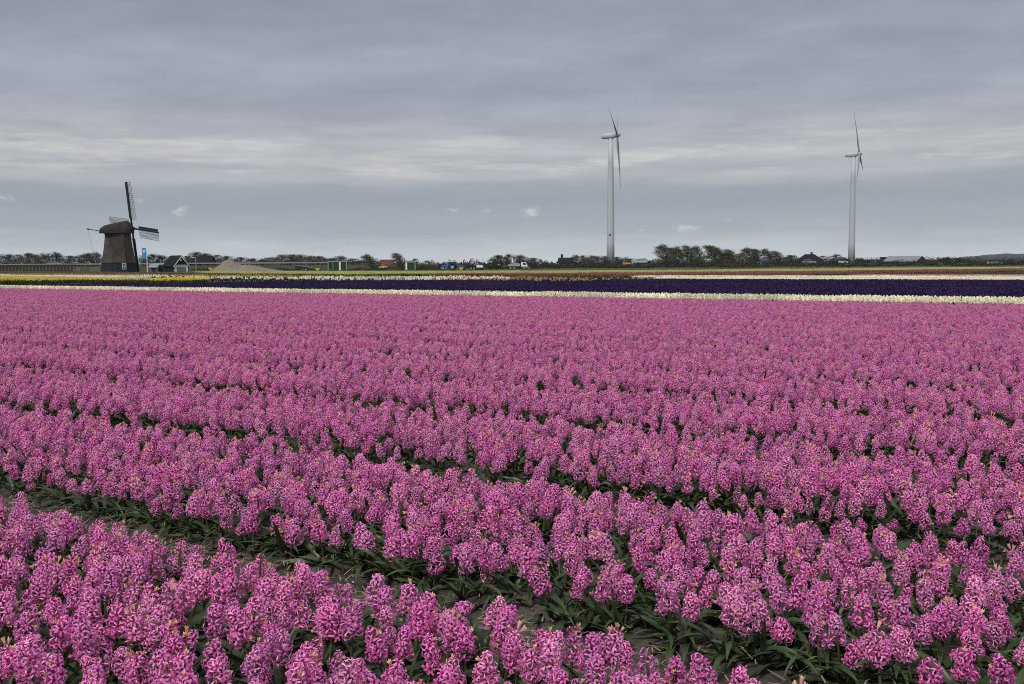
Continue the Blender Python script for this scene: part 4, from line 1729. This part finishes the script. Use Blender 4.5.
def build_tractor(px, D, label, flip=False):
    P = at(px, 267, D)
    t = thing('tractor', label, 'tractor', (P.x, P.y, -0.1), math.pi if flip else 0, 'blue tractors on the field edge')
    m = MB()
    m.prism([(0.1, 0.6), (1.75, 0.65), (1.8, 1.15), (0.1, 1.28)], -0.36, 0.36)
    m.build('bonnet', M['blue'], t)
    m = MB()
    m.box((-0.3, 0, 0.72), (2.6, 0.5, 0.3))
    m.build('chassis', M['dark'], t)
    m = MB()
    m.raw(*loft([(-1.15, 1.0), (0.15, 1.0), (0.0, 1.95), (-1.0, 1.95)], 0.62, 0.52))
    m.build('cab_window', M['glass'], t)
    m = MB()
    m.box((-0.52, 0, 2.0), (1.35, 1.25, 0.14))
    m.build('cab_roof', M['white'], t)
    for y in (-0.72, 0.72):
        m = MB()
        m.prism([(-1.6, 1.1), (-0.25, 1.0), (-0.35, 1.4), (-1.4, 1.45)], y - .2, y + .2)
        m.build('mudguard', M['blue'], t)
        wheel(t, -0.9, y, 0.72, 0.4)
        wheel(t, 1.3, y * .9, 0.45, 0.3)
    m = MB()
    m.tube([(1.0, 0.25, 1.2), (1.0, 0.25, 1.85)], 0.05, 6)
    m.build('exhaust', M['dark'], t)


build_tractor(449, 228, 'blue tractor with a white cab roof, the left one of the pair', True)
build_tractor(456.5, 226, 'blue tractor with a white cab roof standing next to the crane lorry')


def build_lorries():
    P = at(468.5, 268, 228)
    t = thing('crane_lorry', 'dark green lorry with a folded red and white loading crane', 'lorry', (P.x, P.y, -0.1))
    m = MB()
    m.box((0, 0, 0.7), (3.6, 1.7, 0.25))
    m.build('chassis', M['dark'], t)
    m = MB()
    m.prism([(-1.8, 0.6), (-0.4, 0.6), (-0.4, 1.55), (-1.55, 1.55), (-1.8, 1.0)], -0.8, 0.8)
    cab = m.build('cab', M['darkgreen'], t)
    m = MB()
    m.box((-1.1, 0, 1.25), (0.7, 1.65, 0.4))
    m.build('window', M['glass'], cab)
    m = MB()
    m.box((0.75, 0, 1.0), (2.0, 1.7, 0.5))
    m.build('load_bed', M['darkgreen'], t)
    for x in (-1.2, 0.6, 1.3):
        for y in (-.75, .75):
            wheel(t, x, y, 0.36, .25)
    def beam(pts, r, mat, nm, par):
        m = MB()
        m.tube(pts, r, 4)
        return m.build(nm, mat, par)
    cr = beam([(-1.0, 0, 1.3), (-1.15, 0, 2.0), (-0.9, 0, 2.45)], .15, M['red'], 'crane_arm', t)
    beam([(-0.9, 0, 2.45), (0.15, 0, 1.75)], .11, M['white'], 'outer_arm', cr)
    cr2 = beam([(0.15, 0, 1.75), (0.6, 0, 2.55), (1.2, 0, 2.5)], .12, M['red'], 'crane_arm', t)
    beam([(1.2, 0, 2.5), (1.0, 0, 1.5)], .11, M['white'], 'outer_arm', cr2)
    m = MB()
    m.box((1.0, 0, 1.35), (.35, .5, .3))
    m.build('grab', M['dark'], t)

    P = at(441.5 + 2, 268, 231)
    t = thing('trailer', 'small white box trailer left of the blue tractors', 'trailer', (P.x, P.y, -0.1))
    m = MB()
    m.prism([(-.6, .35), (.6, .35), (.55, .95), (-.5, .95)], -.6, .6)
    m.build('box_body', M['white'], t)
    for y in (-.6, .6):
        wheel(t, 0, y, .28)
    m = MB()
    m.tube([(.6, 0, .45), (1.2, 0, .4)], .04, 5)
    m.build('drawbar', M['dark'], t)

    P = at(461.3, 268, 224)
    t = thing('skip', 'small orange yellow skip between a blue tractor and the crane lorry', 'skip', (P.x, P.y, -0.1))
    m = MB()
    m.prism([(-.35, .1), (.35, .1), (.5, .8), (-.5, .8)], -.4, .4)
    m.build('tub', M['yellow'], t)
    m = MB()
    m.box((0, 0, .83), (1.1, .9, .07))
    m.build('rim', M['dark'], t)

    P = at(479.5, 268, 236)
    t = thing('excavator', 'small white and dark excavator left of the dark evergreens', 'excavator', (P.x, P.y, -0.1))
    for y in (-.55, .55):
        m = MB()
        m.prism([(-.9, .0), (.9, .0), (1.1, .25), (.9, .5), (-.9, .5), (-1.1, .25)], y - .2, y + .2)
        m.build('track', M['rubber'], t)
    m = MB()
    m.prism([(-.9, .55), (.8, .55), (.8, 1.0), (.3, 1.15), (-.9, 1.15)], -.6, .6)
    m.build('body', M['white'], t)
    m = MB()
    m.raw(*loft([(-.2, 1.15), (.7, 1.1), (.55, 1.8), (-.1, 1.8)], .5, .45))
    m.build('cab', M['dark'], t)
    m = MB()
    m.tube([(.5, .4, .9), (1.2, .4, 1.6), (2.0, .4, 1.0), (1.9, .4, .4)], .1, 5)
    m.build('boom', M['dark'], t)

    # white tipper with a raised dark body
    P = at(518, 267, 226)
    t = thing('tipper_lorry', 'white tipper lorry right of the dark evergreens', 'lorry', (P.x, P.y, -0.1))
    m = MB()
    m.box((0, 0, .62), (4.6, 1.7, .22))
    m.build('chassis', M['dark'], t)
    m = MB()
    m.prism([(.7, .55), (2.0, .55), (2.15, 1.0), (1.6, 1.7), (.7, 1.75)], -.8, .8)
    cab = m.build('cab', M['white'], t)
    m = MB()
    m.prism([(1.1, 1.12), (1.85, 1.12), (1.5, 1.58), (1.1, 1.58)], -.83, .83)
    m.build('window', M['glass'], cab)
    m = MB()
    m.prism([(-2.3, .8), (.4, .8), (.55, 1.35), (-.6, 1.6), (-2.1, 1.3)], -.85, .85)
    m.build('load_body', M['silver'], t)
    m = MB()
    m.prism([(-2.9, 2.5), (-2.5, 2.6), (-.9, .9), (-1.3, .7)], -.5, .5)
    m.build('loading_chute', M['dark'], t)
    m = MB()
    m.box((-1.25, 0, 2.1), (.35, .5, 1.0))
    m.build('exhaust_stack', M['white'], t)
    for x in (-1.7, -.8, 1.4):
        for y in (-.75, .75):
            wheel(t, x, y, .38, .25)

    P = at(530, 268, 224)
    t = thing('flat_wagon', 'low pale flat wagon right of the white tipper lorry', 'wagon', (P.x - .8, P.y, -0.1))
    m = MB()
    m.box((0, 0, .5), (1.8, 1.2, .2))
    m.box((0.8, 0, .75), (.08, 1.2, .4))
    m.build('load_bed', M['greywall'], t)
    for x in (-.5, .5):
        for y in (-.55, .55):
            wheel(t, x, y, .24, .15)

    P = at(627, 264, 318)
    t = thing('bulldozer', 'yellow bulldozer right of the foot of the nearer turbine', 'bulldozer', (P.x, P.y, 0.3))
    m = MB()
    m.prism([(-1.3, .5), (1.3, .5), (1.3, 1.1), (.1, 1.2), (-1.3, 1.2)], -.7, .7)
    m.build('body', M['yellow'], t)
    m = MB()
    m.raw(*loft([(-1.1, 1.2), (-.1, 1.2), (-.2, 1.75), (-1.0, 1.75)], .6, .55))
    m.build('cab', M['glass'], t)
    m = MB()
    m.box((-.6, 0, 1.8), (1.1, 1.2, .1))
    m.build('cab_roof', M['yellow'], t)
    for y in (-.75, .75):
        m = MB()
        m.prism([(-1.2, .0), (1.1, .0), (1.4, .3), (1.1, .6), (-1.2, .6), (-1.5, .3)], y - .2, y + .2)
        m.build('track', M['rubber'], t)
    m = MB()
    m.prism([(1.65, .05), (1.8, .1), (1.7, .5), (1.85, .9), (1.65, .9), (1.55, .5)], -1.1, 1.1)
    m.build('blade', M['yellow'], t)

    P = at(211, 268, 236)
    t = thing('roller', 'small yellow roller at the left foot of the sand heap', 'roller', (P.x, P.y, -0.1))
    m = MB()
    m.prism([(-.6, .35), (.6, .35), (.5, .85), (-.5, .95)], -.4, .4)
    m.build('body', M['yellow'], t)
    for x in (-.5, .5):
        m = MB()
        m.tube([(x, -.45, .32), (x, .45, .32)], .32, 12)
        m.build('drum', M['dark'], t)

    P = at(873.5, 262, 400)
    t = thing('blue_container', 'bright blue container in front of the low shed by the far turbine', 'container', (P.x, P.y, 0.1))
    m = MB()
    m.box((0, 0, .75), (1.4, 2.5, 1.4))
    m.build('wall', M['blue'], t)
    for s in (-.35, .35):
        m = MB()
        m.box((s, -1.28, .75), (.66, .06, 1.3))
        m.build('door', M['blue'], t)
    P = at(681, 263, 345)
    t = thing('blue_sign', 'small blue road sign in front of the first windswept trees', 'sign', (P.x, P.y, 0.0))
    m = MB()
    m.tube([(0, 0, 0), (0, 0, 2.1)], .05, 6)
    m.build('pole', M['grey'], t)
    m = MB()
    m.box((0, -.07, 1.75), (.65, .05, .8))
    m.build('panel', M['blue'], t)
    P = at(940.5, 264, 300)
    t = thing('yellow_loader', 'small orange yellow loader in front of the dark right hand trees', 'loader', (P.x, P.y, -0.1))
    m = MB()
    m.prism([(-.7, .3), (.5, .3), (.5, .8), (-.7, .95)], -.4, .4)
    m.build('body', M['yellow'], t)
    m = MB()
    m.prism([(.75, .1), (1.2, .15), (1.15, .25), (.9, .3), (.8, .6), (.7, .6)], -.5, .5)
    m.build('bucket', M['dark'], t)
    for x in (-.45, .3):
        for y in (-.45, .45):
            wheel(t, x, y, .26, .18)
    build_car(994.5, 318, M['white'], 'white van on the right hand road below the dune ridge', -0.05, van=True)
    X, Y = gnd(950.5, 272.7, 0)
    t = thing('field_box', 'small white crate standing alone in the green strip on the right', 'crate', (X, Y, -0.1))
    m = MB()
    m.prism([(-.2, 0), (.2, 0), (.23, .3), (-.23, .3)], -.17, .17)
    m.build('tub', M['white'], t)
    m = MB()
    m.box((0, 0, .32), (.5, .38, .05))
    m.build('rim', M['white'], t)


build_lorries()


# ================================================================ TREES
def tree_meshes(kind, seed):
    """Unit tree about 1 m high: tapered trunk with limbs, crown of many leaf-size faces in clumps, open towards the rim."""
    random.seed(seed)
    tr, cr = MB(), MB()
    lean = -0.17 if kind == 'wind' else random.uniform(-0.05, 0.05)
    def axis(t):
        return Vector((lean * t ** 1.5, 0.03 * math.sin(seed + t * 3), t))
    th = 0.72
    tr.tube([axis(th * k / 6) for k in range(7)], [0.026 - 0.018 * k / 6 for k in range(7)], 7)
    z0 = {'round': 0.10, 'bare': 0.10, 'wind': 0.16, 'dark': 0.05, 'bush': 0.03}[kind]
    nc = {'round': 64, 'bare': 70, 'wind': 78, 'dark': 74, 'bush': 56}[kind]
    half = {'round': 0.36, 'bare': 0.34, 'wind': 0.22, 'dark': 0.36, 'bush': 0.46}[kind]
    ph = random.uniform(0, 6)
    tips = []
    for i in range(nc):
        t = z0 + (0.97 - z0) * random.random() ** 0.85
        f = (t - z0) / (1 - z0)
        env = half * (0.35 + 0.65 * math.sin(math.pi * min(1, 0.18 + 0.80 * f))) * (1.0 if f < .8 else 1 - 1.6 * (f - .8))
        w = random.uniform(0, math.tau)
        env *= 0.78 + 0.30 * math.sin(3 * w + ph + 5 * t)
        r = env * math.sqrt(random.uniform(0.12, 1.0))
        c = axis(t) + Vector((math.cos(w) * r, math.sin(w) * r, 0))
        if kind == 'wind':
            c.x -= 0.07 * random.random() * (0.4 + f)
        tips.append(c)
        if i % 2 == 0:
            p0 = axis(max(0.1, min(th, t - 0.12 - 0.4 * r)))
            pm = (p0 + c) / 2 + Vector((0, 0, -0.02))
            tr.tube([p0, pm, c], [0.009, 0.006, 0.0018], 4)
    per = {'round': 80, 'bare': 60, 'wind': 78, 'dark': 100, 'bush': 84}[kind]
    for c in tips:
        rad = random.uniform(0.055, 0.10)
        rv0 = random.random()
        for _ in range(int(per * random.uniform(.6, 1.2))):
            v = Vector((random.gauss(0, 1), random.gauss(0, 1), random.gauss(0, .8)))
            p = c + v * rad * 0.6
            if p.z < 0.02:
                continue
            rv = min(1, max(0, rv0 * .6 + random.random() * .4))
            if kind == 'bare' and random.random() < .75:
                d = (v + Vector((0, 0, .8))).normalized() * random.uniform(.03, .075)
                s = d.orthogonal().normalized() * 0.0045
                cr.raw([p - s, p + s, p + d + s * .3, p + d - s * .3], [(0, 1, 2, 3)], 0, [random.random()] * 4, rv)
            else:
                sz = random.uniform(0.008, 0.018)
                n = Vector((random.gauss(0, 1), random.gauss(0, 1), random.gauss(0, 1))).normalized()
                a = n.orthogonal().normalized() * sz
                b = n.cross(a).normalized() * sz * random.uniform(.5, .9)
                cr.raw([p - a, p - b * .8, p + a, p + b], [(0, 1, 2, 3)], 0, [random.random()] * 4, rv)
    return tr, cr


FOL = {'round': 'fol_olive', 'bare': 'fol_brown', 'wind': 'fol_wind', 'dark': 'fol_dark', 'bush': 'fol_dark'}
TREE = {}
for kind in FOL:
    TREE[kind] = []
    for i in range(4):
        tr, cr = tree_meshes(kind, 500 + i * 7 + len(kind) * 31)
        c = cr.build('crown', M[FOL[kind]], link=False)
        zmin, zmax = 0.0, max(v[2] for v in cr.v)
        xmin, xmax = np.percentile([v[0] for v in cr.v], [1, 99])
        TREE[kind].append((tr.build('trunk', M['bark'], link=False), c, zmax, xmin, xmax))

tree_n = 0


def tree(px, ytop, wpx, D, kind, label, group=None, base=-0.1, mirror=False, yaw=None):
    """Tree whose crown spans wpx pixels round column px and reaches row ytop."""
    global tree_n
    tr, c, zmax, x0, x1 = TREE[kind][tree_n % 4]
    tree_n += 1
    P = at(px, ytop, D)
    h = (P.z - base) / zmax
    wid = wpx * D / 1000 / (x1 - x0)
    nm = 'bush' if kind == 'bush' else 'tree'
    cx = (x0 + x1) / 2 * wid
    t = thing(nm, label, nm, (P.x - cx, D, base), 0, group)
    rnd = random.Random(tree_n)
    t.scale = (wid, (wid + h) / 2 * 0.8, h)
    if kind != 'wind' and rnd.random() < .5:
        t.rotation_euler = (0, 0, math.pi)
        t.location.x = P.x + cx
    for o in (tr, c):
        q = o.copy()
        col.objects.link(q)
        q.parent = t


ORD = ['first', 'second', 'third', 'fourth', 'fifth', 'sixth', 'seventh', 'eighth', 'ninth', 'tenth', 'eleventh', 'twelfth', 'thirteenth']
# trees behind the road left of the windmill
g1 = 'trees behind the road left of the windmill'
L1 = [(-6, 253, 18), (7, 252.8, 17), (18, 254, 14), (27, 252, 16), (36, 253.2, 14), (46, 251.6, 18), (57, 251.8, 17), (68, 254.5, 16), (78, 253.8, 14), (86, 251.8, 15), (96, 251, 14)]
for i, (x, y, w) in enumerate(L1):
    tree(x, y, w + 4, 345 + (i * 37) % 40, ('dark', 'bare', 'round')[i % 3],
         f'{("dense dark", "bare grey brown", "olive leafed")[i % 3]} tree behind the left road, {ORD[len(L1) - 1 - i]} out from the windmill', g1)
g2 = 'trees behind the windmill and barn'
L2 = [(143, 254, 12), (152, 253.2, 14), (162, 254, 14), (171, 256, 12), (186, 255, 13), (197, 251, 17), (207, 252, 15), (217, 254.5, 15), (228, 255, 15), (240, 256.5, 16), (251, 257.5, 14)]
for i, (x, y, w) in enumerate(L2):
    tree(x, y, w + 4, 350 + (i * 29) % 45, ('bare', 'dark', 'dark', 'round')[i % 4],
         f'{("bare grey brown", "dense dark", "dense dark", "olive leafed")[i % 4]} tree behind the barn and sand heap, {ORD[i]} right of the windmill', g2)
g3 = 'wood behind the conveyor and the wide green cabin'
L3 = [(263, 258, 14), (272, 256, 15), (281, 254, 17), (290, 253, 18), (300, 253.6, 17), (310, 254.5, 17), (320, 255.5, 16), (330, 257, 15), (341, 255, 16), (351, 257.5, 16), (361, 260, 16)]
for i, (x, y, w) in enumerate(L3):
    tree(x, y, w + 5, 340 + (i * 31) % 42, ('bare', 'round', 'dark', 'bare')[i % 4],
         f'{("bare grey brown", "olive leafed", "dense dark", "bare grey brown")[i % 4]} tree in the wood behind the conveyor, {ORD[i]} from the sand heap', g3)
tree(370, 253.0, 17, 262, 'wind', 'windswept tree leaning left over the teal van')
tree(399, 252.3, 15, 258, 'wind', 'windswept tree leaning left beside the small green cabin')
tree(414, 257.5, 10, 262, 'round', 'small round tree behind the right end of the small green cabin')
tree(378, 261, 10, 285, 'bush', 'dark bush left of the red roofed house')
tree(421, 264, 13, 240, 'bush', 'low dark bush just right of the small green cabin')
tree(430, 265.5, 12, 250, 'bush', 'low bush half way from the small cabin to the tractors')
# clump round the white lorry
tree(497, 254.2, 19, 250, 'dark', 'dense dark evergreen left of the white tipper lorry')
tree(508, 253.4, 13, 256, 'dark', 'taller dark evergreen directly behind the white tipper lorry chute')
tree(490, 262, 16, 240, 'bush', 'dark bush at the foot of the evergreens')
tree(520, 254.0, 22, 272, 'bare', 'bare brown tree behind the white tipper lorry')
tree(531, 257, 20, 276, 'bare', 'bare brown tree right of the white tipper lorry')
tree(545, 262, 14, 330, 'bush', 'low bush left of the dark roofed cottage')
tree(556, 264, 12, 330, 'bush', 'low bush touching the left wall of the dark roofed cottage')
# poplar row behind turbine 1
g4 = 'grey poplars beside the nearer turbine'
for i, (x, y, w) in enumerate([(576, 254, 11), (584, 254.4, 11), (591, 254.4, 11), (598, 255, 11), (605, 255, 10), (618, 256, 12), (627, 257.8, 13)]):
    tree(x, y, w + 2, 380 + i * 5, 'bare', f'grey bare poplar by the nearer turbine, {ORD[i]} from the dark roofed cottage', g4)
tree(640, 258.5, 16, 430, 'round', 'olive tree behind the open grey shed')
tree(651, 260.5, 11, 340, 'bush', 'dark green bush between the open grey shed and the windswept trees')
# windswept trees
g5 = 'windswept trees along the road on the right'
L5 = [(665, 243.0, 19), (674, 246.0, 16), (680, 244.8, 14), (689, 244.4, 14), (698, 244.6, 16), (713, 243.6, 18), (720, 246, 15), (731, 248.5, 16), (749, 246.4, 16), (757, 247.4, 13), (768, 247.3, 15), (778, 250.3, 16)]
names5 = ['tallest windswept tree at the left end of the row', 'windswept tree behind the left shoulder of the tallest one', 'windswept tree above the blue road sign', 'windswept tree fourth in the row from the left',
          'windswept tree closing the first clump, before the gap', 'tall windswept tree just right of the gap', 'windswept tree leaning on the tall one after the gap', 'lower windswept tree beside the pale house wall',
          'windswept tree at the left of the last clump', 'slim windswept tree left of the blue car', 'windswept tree directly behind the blue car', 'last low windswept tree, right of the blue car']
for i, (x, y, w) in enumerate(L5):
    tree(x, y, w + 1, 352 + (i * 17) % 18, 'wind', names5[i], g5)
for i, (x, y, w, k, lb) in enumerate([(668, 257, 16, 'bush', 'dark undergrowth bush under the tallest windswept tree'), (695, 258, 18, 'bush', 'dark undergrowth bush under the end of the first windswept clump'),
                                      (716, 258, 16, 'bush', 'dark undergrowth bush under the tree right of the gap'), (740, 252.5, 16, 'bare', 'bare grey tree between the second and the last windswept clump'),
                                      (754, 258, 16, 'bush', 'dark undergrowth bush left of the blue car'), (790, 254.5, 14, 'dark', 'round dark tree left of the pyramid farmhouse'),
                                      (799, 258, 10, 'bare', 'bare tree against the left slope of the pyramid roof'), (823, 255.5, 15, 'round', 'olive tree against the right slope of the pyramid roof'),
                                      (835, 253.2, 14, 'round', 'tall olive tree left of the far turbine'), (844, 257, 13, 'dark', 'dark tree at the left foot of the far turbine')]):
    tree(x, y, w + 2, 400 + (i % 3) * 6 if k != 'bush' else 356, k, lb)
for (x, y, w, k, D, lb) in [(859, 258.2, 12, 'dark', 440, 'dark low tree at the right foot of the far turbine'), (881, 259.5, 10, 'bush', 400, 'dark bush at the left end of the pale steel roof'),
                            (895, 260.2, 14, 'bush', 385, 'dark bush in front of the pale steel roof'), (929, 259.4, 12, 'bush', 430, 'dark bush right of the steel roofed hall'),
                            (941, 257.8, 9, 'bare', 380, 'bare tree left of the two dark round trees'), (947.5, 256.8, 12, 'dark', 360, 'dark round tree above the yellow loader'),
                            (960, 257.6, 14, 'dark', 375, 'dark round tree at the left end of the dune ridge'), (972, 260.5, 12, 'bush', 390, 'low dark bush before the left part of the dune ridge'),
                            (983, 261.2, 12, 'bush', 385, 'low dark bush left of the white van'), (1012, 259.2, 8, 'dark', 400, 'small dark tree right of the white van'),
                            (1003, 260.8, 11, 'bush', 390, 'low dark bush between the white van and the small dark tree'), (1022, 260, 12, 'bush', 395, 'low dark bush at the end of the dune ridge')]:
    tree(x, y, w + 2, D, k, lb)


# scrub and reed along the ditch, hedge rows and the far woods: uncountable masses
def leaf_mass(name, runs, mat, label, cat, dens, leaf, seed):
    random.seed(seed)
    m = MB()
    for (x0, x1, D, h0, depth) in runs:
        X0, X1 = at(x0, 264, D).x, at(x1, 264, D).x
        n = int((X1 - X0) * dens)
        for _ in range(n):
            x = random.uniform(X0, X1)
            f = 0.55 + 0.25 * math.sin(x * 0.21 + D) + 0.20 * math.sin(x * 0.83 + 1) + random.uniform(-.15, .15)
            h = h0 * max(0.25, f)
            y = D + random.uniform(0, depth)
            z = -0.1 + h * random.random() ** 0.7
            sz = leaf * random.uniform(.5, 1.2)
            nn = Vector((random.gauss(0, 1), random.gauss(0, 1), random.gauss(0, 1))).normalized()
            a = nn.orthogonal().normalized() * sz
            b = nn.cross(a).normalized() * sz * .6
            p = Vector((x, y, z))
            m.raw([p - a, p - b, p + a, p + b], [(0, 1, 2, 3)], 0, [random.random()] * 4, random.random())
    tag(m.build(name, mat), label, cat, kind='stuff')


leaf_mass('reed_bank', [(410, 1060, 262, 1.7, 3), (430, 1060, 300, 1.9, 4)], M['reed'], 'brown reeds and scrub along the ditch behind the far fields', 'reeds', 90, 0.17, 31)
leaf_mass('hedge_row', [(190, 300, 262, 1.2, 2), (345, 440, 246, 1.0, 2), (545, 700, 316, 1.9, 3), (700, 1060, 350, 2.1, 4)], M['hedge'], 'bare purplish brown hedge along the road', 'hedge', 70, 0.17, 33)
leaf_mass('undergrowth', [(-60, 104, 352, 5.4, 20), (136, 262, 352, 4.9, 20), (255, 372, 350, 4.6, 20), (372, 440, 350, 2.6, 20)], M['fol_brown'], 'brownish undergrowth between the trees behind the left road', 'undergrowth', 170, 0.26, 37)
leaf_mass('undergrowth', [(658, 702, 368, 3.4, 8), (712, 737, 368, 3.0, 8), (747, 784, 368, 2.8, 8), (786, 850, 405, 4.0, 8), (574, 650, 400, 3.6, 8)], M['fol_dark'], 'dark undergrowth between the windswept trees on the right', 'undergrowth', 150, 0.25, 39)
leaf_mass('distant_woods', [(-60, 1100, 1300, 8.0, 60)], M['fol_olive'], 'thin line of far woods on the horizon', 'woods', 26, 1.0, 35)
